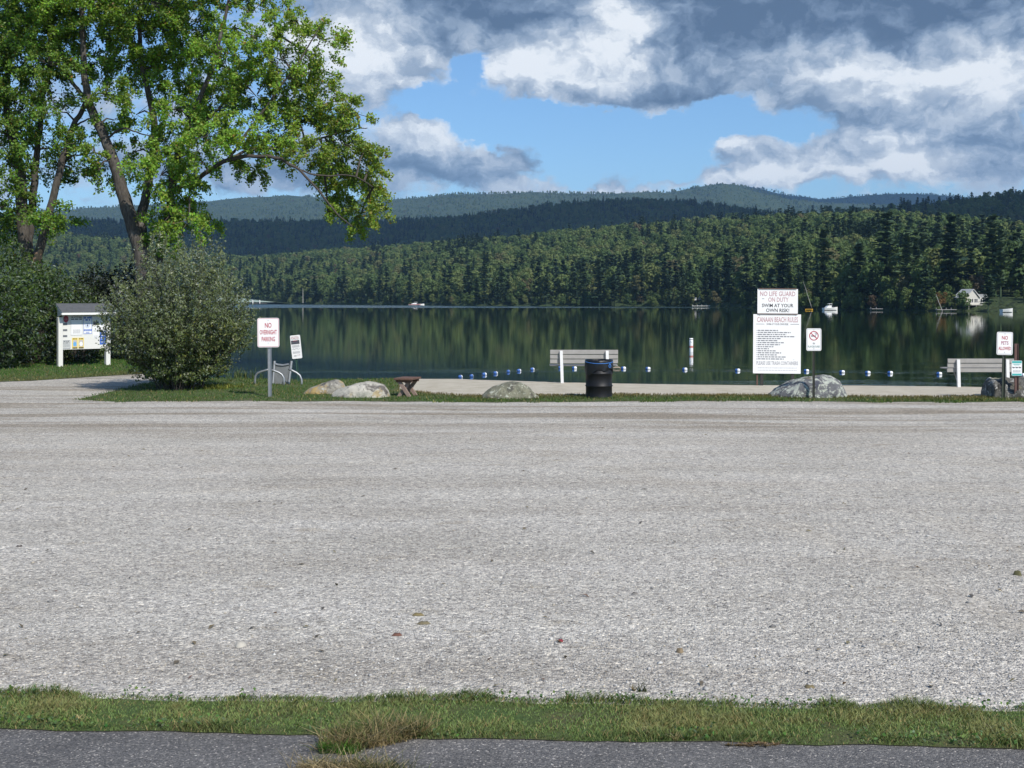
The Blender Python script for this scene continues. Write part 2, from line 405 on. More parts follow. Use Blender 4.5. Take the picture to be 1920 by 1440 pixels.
def soil_fn(t, p):
    a = t.noise(p, 2.0, 6, 0.65)
    c = t.ramp(a, [(0.28, (.10, .085, .05)), (0.45, (.085, .10, .035)), (0.6, (.065, .105, .03)), (0.8, (.11, .12, .045))])
    return c, t.bump(t.noise(p, 30.0, 5, 0.7), 0.9, 0.03)
def bed_fn(t, p):
    a = t.noise(p, 1.0, 5, 0.6)
    return t.ramp(a, [(0.3, (.03, .045, .02)), (0.7, (.06, .06, .035))]), t.bump(a, 0.5, 0.1)
def hill_fn(t, p):
    a = t.noise(p, 0.02, 7, 0.7)
    b = t.noise(p, 0.12, 4, 0.6)
    c = t.ramp(a, [(0.3, (.022, .036, .018)), (0.5, (.035, .055, .02)), (0.7, (.055, .07, .025))])
    return c, t.bump(b, 1.0, 5.0)
M_gravel = ground_mat('gravel', gravel_fn); M_asphalt = ground_mat('asphalt', asphalt_fn, 0.8)
M_sand = ground_mat('sand', sand_fn, 0.95); M_soil = ground_mat('turf_soil', soil_fn, 0.95)
M_bed = ground_mat('lake_bed', bed_fn); M_hill = ground_mat('forest_floor', hill_fn, 1.0)

# water
M_water = bpy.data.materials.new('lake_water'); M_water.use_nodes = True
t = NT(M_water.node_tree); b = t.n['Principled BSDF']
p = t.new('ShaderNodeNewGeometry').outputs['Position']
b.inputs['Base Color'].default_value = (.013, .025, .008, 1)
b.inputs['IOR'].default_value = 1.33
sxyz = t.new('ShaderNodeSeparateXYZ'); t.put(sxyz.inputs[0], p)
ruff = t.sstep(sxyz.outputs[1], 385.0, 425.0)             # wind-ruffled water along the far shore
near = t.m('SUBTRACT', 1.0, t.sstep(sxyz.outputs[1], 36.0, 62.0))
gust = t.m('MULTIPLY', t.sstep(t.noise(t.scale(p, (0.05, 0.22, 1)), 1.0, 4, 0.6), 0.50, 0.66), near)
r1 = t.noise(t.scale(p, (0.8, 2.6, 1)), 1.0, 5, 0.55)
r2 = t.noise(t.scale(p, (3.0, 9.0, 1)), 1.0, 3, 0.5)
h = t.m('ADD', t.m('MULTIPLY', r1, t.m('ADD', 0.004, t.m('ADD', t.m('MULTIPLY', ruff, 0.8), t.m('MULTIPLY', gust, 0.010)))),
        t.m('MULTIPLY', r2, t.m('ADD', 0.0007, t.m('MULTIPLY', gust, 0.007))))
t.put(b.inputs['Normal'], t.bump(h, 1.0, 0.35))
t.put(b.inputs['Roughness'], t.m('ADD', 0.022, t.m('MULTIPLY', ruff, 0.2)))

# ------------------------------------------------------------------ near ground
def interp(pts):
    xs = [q[0] for q in pts]; ys = [q[1] for q in pts]
    return lambda x: np.interp(x, xs, ys)
crest = interp([(-90, 75), (-22, 62), (-15, 52), (-12.5, 42), (-10.5, 35), (-8.5, 32.8), (-6.5, 32.2), (-3, 32.9), (-1.5, 32.7), (-.85, 32.2), (1.4, 31.2), (6.1, 30.4), (11.3, 29.7), (20, 28.6), (90, 26)])
def zg(x, y):
    x = np.asarray(x, float); y = np.asarray(y, float)
    c = crest(x)
    z = -np.clip(y - c, 0, 14) * 0.09
    z = z + 0.05 * np.exp(-((x + 14.5) / 4.0) ** 2 - ((y - 38) / 5.0) ** 2)       # low grassy mound under the notice board
    z = z + 0.010 * np.sin(x * 0.7 + 1.3 * np.sin(y * 0.45)) * np.clip((y - 8) / 5, 0, 1)
    return z
def sheet(name, xs, lo, hi, n, mat_, dz, kind='structure'):
    """sheet between two boundary curves lo(x), hi(x), draped on the ground"""
    xs = np.asarray(xs, float); tt = np.linspace(0, 1, n)
    X = np.repeat(xs[:, None], n, 1); A = lo(xs)[:, None]; B = hi(xs)[:, None]
    Y = A + (B - A) * tt[None, :]
    Z = zg(X, Y) + dz
    v = np.stack([X, Y, Z], -1).reshape(-1, 3)
    i = np.arange(len(xs) - 1)[:, None] * n + np.arange(n - 1)[None, :]
    f = np.stack([i, i + n, i + n + 1, i + 1], -1).reshape(-1, 4)
    return tag(mesh_np(name, v, f, mat_, smooth=True), kind=kind)
def wob(x, seed, amp, sc_):
    return np.array([amp * (mnoise.fractal(Vector((q * sc_, seed * 7.3, 0.5)), 0.8, 2.0, 4)) for q in np.atleast_1d(x)])
xs_all = np.unique(np.concatenate([np.arange(-90, -30, 3.0), np.arange(-30, 30, 0.25), np.arange(30, 91, 3.0)]))
# earth and lake bed under everything
sheet('ground', xs_all, lambda x: np.full_like(x, -60.0), lambda x: np.full_like(x, 120.0), 240, M_bed, -0.05)
# road edge and verge edges (m from the camera, slanting a little)
road_far = lambda x: 6.02 - 0.043 * (x + 2.9) * 1.25 + wob(x, 3, 0.035, 1.6)
verge_far = lambda x: 6.53 - 0.043 * (x + 2.9) + wob(x, 5, 0.05, 0.9)
xs_n = np.unique(np.concatenate([np.arange(-90, -12, 3.0), np.arange(-12, 12, 0.08), np.arange(12, 91, 3.0)]))
sheet('asphalt_road', xs_n, lambda x: np.full_like(x, -7.0), lambda x: road_far(x) + 0.06, 24, M_asphalt, 0.0)
sheet('verge_soil', xs_n, lambda x: road_far(x) - 0.01, lambda x: verge_far(x) - 0.06, 5, M_soil, 0.005)
sheet('roadside_ground', xs_n, lambda x: np.full_like(x, -60.0), lambda x: np.full_like(x, -7.0), 8, M_soil, -0.02)
lot_far = lambda x: 25.35 + wob(x, 8, 0.16, 0.5) + 0.5 * np.clip((x - 4) / 9, 0, 1) * 0 + np.interp(x, [-30, -13, -10.5, -9.6, -8.5], [6.2, 3.6, 2.2, 0.5, 0.0])
sheet('gravel_lot', xs_all, lambda x: verge_far(x) - 0.14, lambda x: lot_far(x) + 0.3, 160, M_gravel, 0.002)
sand_lo = lambda x: np.interp(x, [-3.3, -2.6, -1.5, 0.5, 2, 6, 9, 40], [30.6, 28.2, 27.2, 26.85, 26.9, 26.7, 26.6, 26.3]) + wob(x, 11, 0.25, 0.9)
xs_s = np.arange(-3.3, 42, 0.2)
sheet('sand_beach', xs_s, lambda x: sand_lo(x) - 0.2, lambda x: crest(x) + 8 + 0 * x, 60, M_sand, 0.0)
# turf soils
sheet('turf_strip', np.arange(-9.6, 42, 0.2), lambda x: lot_far(x) + 0.05 * np.sin(x * 3), lambda x: np.where(x < -2.9, crest(x) + 1.0, sand_lo(x)), 50, M_soil, 0.008)
gd_hi = lambda x: np.interp(x, [-30, -16, -13, -11.2, -9.6], [29.4, 30.0, 31.8, 34.4, 36.0])   # far edge of the gravel drive curving behind the bush
sheet('gravel_drive', np.arange(-60, -8.4, 0.25), lambda x: lot_far(x) - 0.3, lambda x: np.maximum(gd_hi(x), lot_far(x) + 0.1), 30, M_gravel, 0.006)
sheet('lawn_mound', np.arange(-60, -9.4, 0.25), lambda x: gd_hi(x), lambda x: np.maximum(crest(x) + 1.5, gd_hi(x) + .1), 60, M_soil, 0.014)

# lake
tag(mesh_np('lake_water', [(-2500, 26.5, WATER), (2500, 26.5, WATER), (2500, 1600, WATER), (-2500, 1600, WATER)], [(0, 1, 2, 3)], M_water), kind='structure')

# ------------------------------------------------------------------ far terrain
U = lambda px: (px - 960) / F
shoreY = interp([(U(-900), 700), (U(-300), 860), (U(0), 830), (U(450), 800), (U(700), 642), (U(900), 532), (U(1300), 466), (U(1420), 400), (U(1500), 329), (U(1750), 279), (U(1920), 254), (U(2300), 215), (U(2900), 170)])
def prof(pts): return interp([(U(a), b) for a, b in pts])
RIDGES = [  # profile of tree tops (picture rows), distance, tree height allowance, front foot, back foot
    (prof([(-900, 405), (0, 432), (120, 438), (250, 448), (400, 474), (470, 482), (600, 470), (750, 460), (850, 453), (1000, 440), (1150, 424), (1300, 414), (1450, 408), (1560, 402), (1680, 400), (1780, 408), (1920, 424), (2300, 420), (2900, 400)]),
     interp([(-.6, 1250), (-.23, 1250), (0, 980), (.2, 860), (.35, 720), (.43, 640), (.9, 560)]), 11, None, 420),
    (prof([(-900, 500), (900, 470), (1100, 432), (1250, 410), (1350, 402), (1450, 395), (1540, 387), (1650, 380), (1730, 373), (1800, 366), (1860, 358), (1920, 351), (2300, 325), (2900, 305)]),
     interp([(-1, 1180), (1, 1120)]), 12, 420, 500),
    (prof([(-900, 420), (0, 402), (300, 406), (400, 405), (600, 404), (700, 405), (850, 398), (950, 385), (1050, 372), (1150, 365), (1280, 366), (1350, 375), (1420, 385), (1500, 394), (1600, 402), (1920, 425), (2900, 430)]),
     interp([(-1, 1950), (1, 1950)]), 15, 750, 700),
    (prof([(-900, 390), (0, 394), (120, 385), (300, 375), (400, 370), (520, 360), (600, 362), (700, 369), (780, 364), (850, 355), (1000, 353), (1150, 355), (1250, 352), (1290, 345), (1350, 337), (1390, 340), (1440, 355), (1480, 366), (1540, 374), (1650, 377), (1800, 380), (1920, 385), (2900, 400)]),
     interp([(-1, 4300), (1, 4300)]), 14, 1900, 1200),
    (prof([(-900, 430), (1000, 400), (1250, 362), (1330, 348), (1400, 344), (1440, 349), (1480, 359), (1540, 368), (1600, 361), (1680, 357), (1750, 358), (1800, 362), (1920, 371), (2900, 380)]),
     interp([(-1, 5400), (1, 5400)]), 14, 1500, 1500)]
def hz(u, Y):
    u = np.asarray(u, float); Y = np.asarray(Y, float)
    ys = shoreY(u)
    out = np.full(np.broadcast(u, Y).shape, -3.0)
    for k, (pr, yr, th, foot, back) in enumerate(RIDGES):
        yk = yr(u); top = CAMH + (HZ - pr(u)) / F * yk - th
        y0 = ys if foot is None else yk - foot
        t_ = np.clip((Y - y0) / (yk - y0), 0, 1)
        if k == 0: rise = -1.2 + 3.0 * np.clip((Y - y0) / 14.0, 0, 1) + (top - 1.8) * (0.45 * t_ + 0.55 * t_ * t_ * (3 - 2 * t_))
        else: rise = top * t_ ** 1.15
        tb = np.clip((Y - yk) / back, 0, 1)
        rise = np.where(Y > yk, top * (1 - 0.8 * tb * tb * (3 - 2 * tb)), rise)
        rise = np.where(Y < y0, -3.0, rise)
        out = np.maximum(out, rise)
    return out
us = np.linspace(-0.72, 0.72, 240)
tt = np.concatenate([np.linspace(0, 60, 16)[:-1], np.linspace(60, 1500, 90)[:-1], np.linspace(1500, 6900, 90)])
UU = np.repeat(us[:, None], len(tt), 1); YY = shoreY(us)[:, None] - 4 + tt[None, :]
ZZ = hz(UU, YY)
bumpn = np.array([mnoise.fractal(Vector((a * b / 160.0, b / 160.0, 2.2)), 0.9, 2.0, 4) for a, b in zip(UU.ravel(), YY.ravel())]).reshape(UU.shape)
ZZ = ZZ + bumpn * np.clip(tt / 1500, 0, 1)[None, :] * 7
v = np.stack([UU * YY, YY, ZZ], -1).reshape(-1, 3); n = len(tt)
i = np.arange(len(us) - 1)[:, None] * n + np.arange(n - 1)[None, :]
tag(mesh_np('hills', v, np.stack([i, i + n, i + n + 1, i + 1], -1).reshape(-1, 4), M_hill, smooth=True), kind='structure')

# ------------------------------------------------------------------ far trees
def quads(c, ux, uy):
    """quads from centres and half axes"""
    n_ = len(c); v_ = np.stack([c - ux - uy, c + ux - uy, c + ux + uy, c - ux + uy], 1).reshape(-1, 3)
    return v_, np.arange(n_ * 4).reshape(-1, 4)
def rot_rand(n_, g, flat=0.0):
    """random frames; flat>0 pulls normals towards +z"""
    nn = g.normal(size=(n_, 3)); nn[:, 2] += flat; nn /= np.linalg.norm(nn, axis=1)[:, None]
    a = g.normal(size=(n_, 3)); ux = np.cross(nn, a); ux /= np.linalg.norm(ux, axis=1)[:, None]
    return ux, np.cross(nn, ux), nn
M_conf = foliage_mat('pine_needles', 0.10, 0.0, [(0.0, (.036, .062, .042)), (0.35, (.050, .082, .050)), (0.7, (.064, .100, .056)), (1.0, (.080, .118, .062))])
M_deci = foliage_mat('broadleaf_foliage', 0.25, 0.0, [(0.0, (.072, .112, .046)), (0.3, (.100, .148, .054)), (0.55, (.124, .172, .062)), (0.78, (.152, .192, .070)), (0.95, (.152, .172, .068)), (0.99, (.140, .130, .07)), (1.0, (.125, .09, .06))])
M_bark = mat('bark', (.060, .050, .041), 0.9, var=.35, vscale=5, bump=0.8, bscale=18)
M_birch = mat('pale_dead_wood', (.34, .325, .295), 0.85, var=.25, vscale=3)
def pine_mesh(seed, h, Rr, dens=1.0, bare=0.22, spire=0.75):
    g = np.random.default_rng(seed); V = []; Fc = []; k = 0
    nw_ = int(h * 0.95)
    for i_ in range(nw_):
        t_ = bare + (1 - bare) * (i_ + g.uniform(0, .6)) / nw_
        z = h * t_; r = Rr * (1 - (t_ - bare) / (1 - bare)) ** spire * g.uniform(.62, 1.18) + 0.25
        for j in range(int(6 * dens)):
            a = g.uniform(0, 2 * np.pi); L = r * g.uniform(.6, 1.12); m_ = max(3, int(L / 0.55))
            s_ = (np.arange(m_) + g.uniform(.3, .9, m_)) / m_
            droop = g.uniform(-.05, .22)
            c = np.stack([np.cos(a) * L * s_, np.sin(a) * L * s_, z + L * (droop * s_ - 0.16 * s_ ** 2) + g.normal(0, .12, m_)], 1)
            dirv = np.array([np.cos(a), np.sin(a), 0.12]); side = np.array([-np.sin(a), np.cos(a), 0])
            sz = (0.32 + 0.26 * (1 - s_)) * g.uniform(.8, 1.4, m_)
            tilt = g.normal(0, .45, (m_, 1))
            ux = dirv[None, :] * sz[:, None] * 1.15
            uy = (side[None, :] + np.array([0, 0, 1.0])[None, :] * tilt) * sz[:, None] * 0.8
            v_, f_ = quads(c, ux, uy); V.append(v_); Fc.append(f_ + k); k += len(v_)
    # trunk
    q = 5
    for z0, z1 in ((0, h * .5), (h * .5, h)):
        r0 = 0.22 * (1 - z0 / h) + .03; r1 = 0.22 * (1 - z1 / h) + .03
        an = np.arange(q) * 2 * np.pi / q
        ring = np.concatenate([np.stack([r0 * np.cos(an), r0 * np.sin(an), np.full(q, z0)], 1), np.stack([r1 * np.cos(an), r1 * np.sin(an), np.full(q, z1)], 1)])
        ii = np.arange(q); V.append(ring); Fc.append(np.stack([ii, (ii + 1) % q, (ii + 1) % q + q, ii + q], 1) + k); k += 2 * q
    return np.concatenate(V), np.concatenate(Fc)
def broad_mesh(seed, h, Rr, nl=14, per=60, bare=0.25):
    g = np.random.default_rng(seed); V = []; Fc = []; k = 0
    for l in range(nl):
        a = g.uniform(0, 2 * np.pi); rr = Rr * np.sqrt(g.uniform(0, 1)) * 0.72; zc = h * (bare + (0.88 - bare) * g.uniform(0.12, 1) * (1 - 0.35 * (rr / Rr) ** 2))
        cr = Rr * g.uniform(.28, .5)
        d = g.normal(size=(per, 3)); d[:, 2] += .25; d /= np.linalg.norm(d, axis=1)[:, None]
        c = np.array([np.cos(a) * rr, np.sin(a) * rr, zc]) + d * cr * g.uniform(.65, 1.05, (per, 1))
        nn = d + g.normal(0, .55, (per, 3)); nn /= np.linalg.norm(nn, axis=1)[:, None]
        ux = np.cross(nn, g.normal(size=(per, 3))); ux /= np.linalg.norm(ux, axis=1)[:, None]; uy = np.cross(nn, ux)
        sz = g.uniform(.22, .52, (per, 1)) * (h / 14)
        v_, f_ = quads(c, ux * sz, uy * sz * .8); V.append(v_); Fc.append(f_ + k); k += len(v_)
    q = 5; an = np.arange(q) * 2 * np.pi / q
    ring = np.concatenate([np.stack([.2 * np.cos(an), .2 * np.sin(an), np.zeros(q)], 1), np.stack([.08 * np.cos(an), .08 * np.sin(an), np.full(q, h * .7)], 1)])
    ii = np.arange(q); V.append(ring); Fc.append(np.stack([ii, (ii + 1) % q, (ii + 1) % q + q, ii + q], 1) + k)
    return np.concatenate(V), np.concatenate(Fc)
def proto(name, vf, mat_):
    o = mesh_np(name, vf[0], vf[1], mat_); col.objects.unlink(o); return o
PINES = [proto('pine_tree', pine_mesh(10 + k, [17, 19, 16, 18][k], [3.6, 4.2, 3.0, 2.6][k], 1.0, [.16, .22, .1, .08][k], [.7, .55, .8, .95][k]), M_conf) for k in range(4)]
BROADS = [proto('broadleaf_tree', broad_mesh(30 + k, [14, 13, 15, 12][k], [4.6, 4.0, 5.0, 3.6][k], [16, 13, 18, 12][k]), M_deci) for k in range(4)]
PROTO = bpy.data.collections.new('tree_kinds')
for o in PINES + BROADS: PROTO.objects.link(o)
# the order in which Collection Info hands the kinds out is alphabetical
order = sorted(PINES + BROADS, key=lambda o: o.name)
IDX = {o.name: k for k, o in enumerate(order)}
def forest(name, pts, idx, scl, label):
    me = bpy.data.meshes.new(name); me.vertices.add(len(pts)); me.vertices.foreach_set('co', np.asarray(pts, np.float32).ravel())
    for nm, typ, val in (('kind_index', 'INT', idx.astype(np.int32)), ('size', 'FLOAT', scl.astype(np.float32)), ('turn', 'FLOAT', rng.uniform(0, 6.28, len(pts)).astype(np.float32))):
        a = me.attributes.new(nm, typ, 'POINT'); a.data.foreach_set('value', val)
    o = link(bpy.data.objects.new(name, me)); tag(o, label=label, cat='forest', kind='stuff')
    ng = bpy.data.node_groups.new('forest_scatter', 'GeometryNodeTree')
    ng.interface.new_socket('Geometry', in_out='INPUT', socket_type='NodeSocketGeometry')
    ng.interface.new_socket('Geometry', in_out='OUTPUT', socket_type='NodeSocketGeometry')
    N = ng.nodes; L = ng.links
    gi = N.new('NodeGroupInput'); go = N.new('NodeGroupOutput')
    ip = N.new('GeometryNodeInstanceOnPoints'); ci = N.new('GeometryNodeCollectionInfo')
    ci.inputs['Collection'].default_value = PROTO; ci.inputs['Separate Children'].default_value = True; ci.inputs['Reset Children'].default_value = True
    def named(nm, dt):
        q = N.new('GeometryNodeInputNamedAttribute'); q.data_type = dt; q.inputs['Name'].default_value = nm; return q.outputs['Attribute']
    L.new(gi.outputs[0], ip.inputs['Points']); L.new(ci.outputs[0], ip.inputs['Instance']); ip.inputs['Pick Instance'].default_value = True
    L.new(named('kind_index', 'INT'), ip.inputs['Instance Index'])
    cx = N.new('ShaderNodeCombineXYZ'); L.new(named('turn', 'FLOAT'), cx.inputs[2]); L.new(cx.outputs[0], ip.inputs['Rotation'])
    L.new(named('size', 'FLOAT'), ip.inputs['Scale']); L.new(ip.outputs[0], go.inputs[0])
    md = o.modifiers.new('scatter', 'NODES'); md.node_group = ng
    return o
def sample(nn, y0, y1, um=0.60, seed=1):
    g = np.random.default_rng(seed)
    Y = np.sqrt(g.uniform(0, 1, nn) * (y1 ** 2 - y0 ** 2) + y0 ** 2); u = g.uniform(-um, um, nn); return u, Y
pine_ids = np.array([IDX[o.name] for o in PINES]); broad_ids = np.array([IDX[o.name] for o in BROADS])
def kinds(u, Y, seed, bias):
    g = np.random.default_rng(seed)
    nz = np.array([mnoise.noise(Vector((a * b / 70.0, b / 70.0, 5.0))) for a, b in zip(u, Y)])
    p_ = np.clip(bias + nz * 0.9, 0.04, 0.97)
    isp = g.uniform(0, 1, len(u)) < p_
    return np.where(isp, pine_ids[g.choice(4, len(u), p=[.42, .42, .11, .05])], broad_ids[g.integers(0, 4, len(u))]), isp
def plant(name, u, Y, seed, bias, smin, smax, label):
    g = np.random.default_rng(seed + 100)
    idx, isp = kinds(u, Y, seed, bias)
    z = hz(u, Y) - np.interp(Y, [900, 2000, 3000], [0.5, 2.0, 3.2])
    return forest(name, np.stack([u * Y, Y, z], 1), idx, (smin + (smax - smin) * g.uniform(0, 1, len(u)) ** 1.5) * np.where(isp, 1.0, 1.05), label)
# lit wood climbing from the shore
u, Y = sample(40000, 200, 1330, 0.62, 3)
d = Y - shoreY(u); yr = RIDGES[0][1](u)
HOUSE = at(1830, 570, 284)
keep = (d > 30) & (Y < yr + 70)
keep &= ~((np.abs(u * Y - HOUSE.x) < 9) & (Y < HOUSE.y + 9))
u, Y, d = u[keep], Y[keep], d[keep]
bias = np.interp(d, [0, 60, 160, 400], [0.34, 0.14, 0.02, 0.0])
plant('forest', u, Y, 5, bias, 0.55, 0.98, 'mixed pine and leafy wood rising from the far lake shore')
u, Y = sample(9000, 760, 1250, 0.62, 23); kk = (u > .02) & (Y > RIDGES[0][1](u) + 70); u, Y = u[kk], Y[kk]
plant('forest', u, Y, 25, 0.25, .6, 1.0, 'shaded wooded shoulder rising behind the sunlit shore woods at the right')
u = np.random.default_rng(15).uniform(-.56, .56, 1500); Y = shoreY(u) + np.random.default_rng(16).uniform(2.5, 22, 1500) ** 1.0
kk = ~((np.abs(u * Y - HOUSE.x) < 6) & (Y < HOUSE.y)); u, Y = u[kk], Y[kk]
plant('shore_shrubs', u, Y, 17, 0.05, .16, .42, 'low leafy shrubs and saplings along the far waterline')
u, Y = sample(21000, 1350, 2020, 0.60, 8)
plant('forest', u, Y, 9, 0.22, 0.6, 1.0, 'dark wooded hill in cloud shade beyond the shore woods')
u, Y = sample(36000, 2900, 5500, 0.54, 12)
plant('forest', u, Y, 13, 0.04, 0.5, .85, 'blue hazy wooded mountain ridge on the horizon')

# single trees of the shore row
SEG = [(480, 620, 'beside the long grey dock'), (620, 760, 'left of the red boat'), (760, 900, 'behind the red boat'), (900, 1060, 'above the left bench'),
       (1060, 1240, 'left of the cottage'), (1240, 1400, 'around the cottage'), (1400, 1500, 'behind the rules board'), (1500, 1600, 'behind the white motorboat'),
       (1600, 1740, 'right of the motorboat'), (1740, 1925, 'around the white house')]
def seg_of(px):
    for a, b_, s_ in SEG:
        if a <= px < b_: return s_
    return SEG[0][2] if px < 480 else SEG[-1][2]
g = np.random.default_rng(44)
def shore_tree(px, dd, kind, scale, rz=None):
    u_ = U(px); Y_ = float(shoreY(u_)) + dd
    src = (PINES if kind in ('pine', 'spruce') else BROADS)
    src = src[{'pine': [0, 1], 'spruce': [2, 3], 'broad': [0, 1, 2, 3]}[kind][int(g.integers(0, 2 if kind != 'broad' else 4))]]
    o = src.copy(); col.objects.link(o)
    o.name = {'pine': 'pine_tree', 'spruce': 'spruce_tree', 'broad': 'broadleaf_tree'}[kind]
    o.location = (u_ * Y_, Y_, float(hz(u_, Y_)) - 0.3); o.rotation_euler = (0, 0, g.uniform(0, 6.28)); o.scale = (scale * g.uniform(.85, 1.1),) * 2 + (scale,)
    nm = {'pine': 'broad dark pine', 'spruce': 'narrow spruce', 'broad': 'rounded leafy tree'}[kind]
    szn = 'tall' if scale > .92 else ('short' if scale < .70 else 'middling')
    rw = "at the water's edge" if dd < 8 else ('in the second row' if dd < 18.5 else 'in the third row')
    tag(o, f'{szn} {nm} {rw} {seg_of(px)}', 'tree', f'{kind} trees in the far shore row')
    return o
px = 455.0
while px < 1935:
    for row, (d0, d1) in enumerate(((1, 7), (8, 18), (19, 32))):
        kd = ['pine', 'spruce', 'broad'][int(g.choice(3, p=[.38, .14, .48] if row else [.38, .12, .50]))]
        pxx = px + g.uniform(-6, 6)
        sc_ = g.uniform(.62, 1.12) * (0.85 if row == 0 else 1.0)
        if 1790 < pxx < 1868 and row < 2: continue
        if 1868 <= pxx < 1960 and d0 < 19: continue
        if row == 0 and 1290 < pxx < 1335: continue
        if row == 0 and kd == 'broad': sc_ *= 0.6
        shore_tree(pxx, g.uniform(d0, d1), kd, sc_ if pxx < 1400 else sc_ * 0.9)
    px += 2200 * 5.2 / float(shoreY(U(px))) * g.uniform(.75, 1.25)
for px, dd, s_ in ((1545, 14, 1.22), (1662, 16, 1.25), (1700, 12, 1.08), (1782, 14, 1.12), (1876, 20, 1.0), (1862, 26, 1.1), (1610, 10, 1.0), (1468, 12, 1.1), (1400, 14, 1.15), (1905, 34, .95), (1853, 3, .5)): shore_tree(px, dd, 'pine', s_)
# where kind, size, row and landmark agree, the order along the shore tells them apart
same = {}
for o in list(col.objects):
    if o.get('group', '').endswith('far shore row'): same.setdefault(o['label'], []).append(o)
for lb, os_ in same.items():
    if len(os_) > 1:
        os_.sort(key=lambda o: o.location.x / o.location.y)
        nm_ = ['leftmost', 'second from left'] + ['third from left', 'fourth from left', 'fifth from left', 'sixth from left'][:max(0, len(os_) - 2)]
        for k, o in enumerate(os_): o['label'] = ('rightmost' if k == len(os_) - 1 else nm_[k]) + ' ' + lb
# pale dead stems
def snag(pts, w0, label):
    q = [at(*p) for p in pts]; b0 = q[0].copy(); q = [p - b0 for p in q]
    o = MB().tube(q, [w0 * (1 - .6 * k / (len(q) - 1)) for k in range(len(q))], 6).build('dead_tree', M_birch)
    o.location = b0; tag(o, label, 'dead tree')
snag([(1817, 560, 292), (1815, 522, 292), (1813, 503, 292)], .12, 'pale dead trunk standing upright above the white house')
snag([(568, 568, 720), (568, 555, 720), (568, 541, 720)], .28, 'pale bare trunk at the shore above the overnight parking sign')
snag([(1522, 577, 326), (1515, 556, 326), (1509, 536, 326), (1506, 528, 326)], .085, 'pale dead trunk leaning left beside the rules board')
snag([(1767, 583, 274), (1760, 566, 274), (1755, 552, 275)], .09, 'thin pale leaning birch beside the wooden dock')
o = BROADS[3].copy(); col.objects.link(o); o.name = 'autumn_tree'; o.scale = (.38, .38, .40); o.location = at(1764, 581, 277)
M_aut = foliage_mat('autumn_foliage', 0.25, 0.0, [(0, (.16, .10, .04)), (1, (.16, .10, .04))])
o.data = o.data.copy(); o.data.materials[0] = M_aut
tag(o, 'small orange tinged tree beside the dock of the white house', 'tree')

# ------------------------------------------------------------------ things on the far shore
M_white = mat('white_paint', (.78, .77, .73), 0.5, var=.06, vscale=3)
M_dark = mat('dark_glass', (.02, .022, .025), 0.15, var=.05)
M_roofg = mat('grey_roofing', (.30, .30, .30), 0.8, var=.2)
M_wood = mat('weathered_wood', (.30, .285, .265), 0.85, var=.28, vscale=5, bump=.3, bscale=30)
M_brownwood = mat('brown_wood', (.12, .065, .045), 0.8, var=.3, vscale=6, bump=.3, bscale=30)
M_red = mat('red_paint', (.42, .03, .035), 0.5, var=.08)
M_yellow = mat('yellow_paint', (.75, .42, .03), 0.5)
# white house
hb = at(1828, 570, 276); hb.z = float(hz(U(1828), 276)) + .25
house = empty('white_house', (hb.x + .3, hb.y, hb.z), R(10), 'white gabled house with dark windows above the right shore', 'house')
Wd, Dp, Hh = 6.6, 5.5, 1.9
mb = MB().box((0.2, Dp / 2, Hh / 2), (Wd, Dp, Hh)); mb.build('wall', mat('cream_clapboard', (.56, .54, .48), .6, var=.08, vscale=2), house)
mb = MB(); mb.prism([(-3.0, Hh), (0.6, Hh), (-0.9, Hh + 2.0)], -0.02, Dp); mb.build('gable', mat('cream_clapboard', (.56, .54, .48), .6, var=.08, vscale=2), house)
mb = MB(); mb.prism([(-3.4, Hh - .08), (-.9, Hh + 2.15), (-.9, Hh + 2.33), (-3.6, Hh - .02)], -.35, Dp + .3); mb.prism([(-.9, Hh + 2.15), (1.0, Hh - .1), (1.2, Hh), (-.9, Hh + 2.33)], -.35, Dp + .3)
rf = mb.build('roof', mat('pale_roof', (.52, .51, .48), .7, var=.12), house)
MB().prism([(.9, Hh), (3.8, Hh), (3.7, Hh + .9), (.2, Hh + .9)], .2, Dp).build('side_roof', M_roofg, house)
for x_ in (-1.75, -1.2, -.35, .15, 1.5, 2.2, 2.9):
    wn = MB().box((x_, -.03, 1.05), (.40, .08, 1.0)).build('window', M_dark, house)
    fr = MB(); ring_frame(fr, .50, 1.1, .03, .06, -.10, -.04); fo = fr.build('frame', M_white, wn); fo.location = (x_, 0, 1.05)
mb = MB().box((0.3, -.8, -.12), (7.4, 1.9, .18)); dk = mb.build('deck', mat('cream_clapboard', (.56, .54, .48), .6, var=.08, vscale=2), house)
for x_ in (-3.2, -1, 1.2, 3.4): MB().box((x_, -1.6, -.9), (.14, .14, 1.5)).build('deck_post', M_wood, house)
MB().box((0.2, Dp / 2, -.9), (6.2, Dp - .4, 1.7)).build('foundation', mat('dark_foundation', (.05, .045, .04), .9), house)
house.scale = (.86, .86, .86)
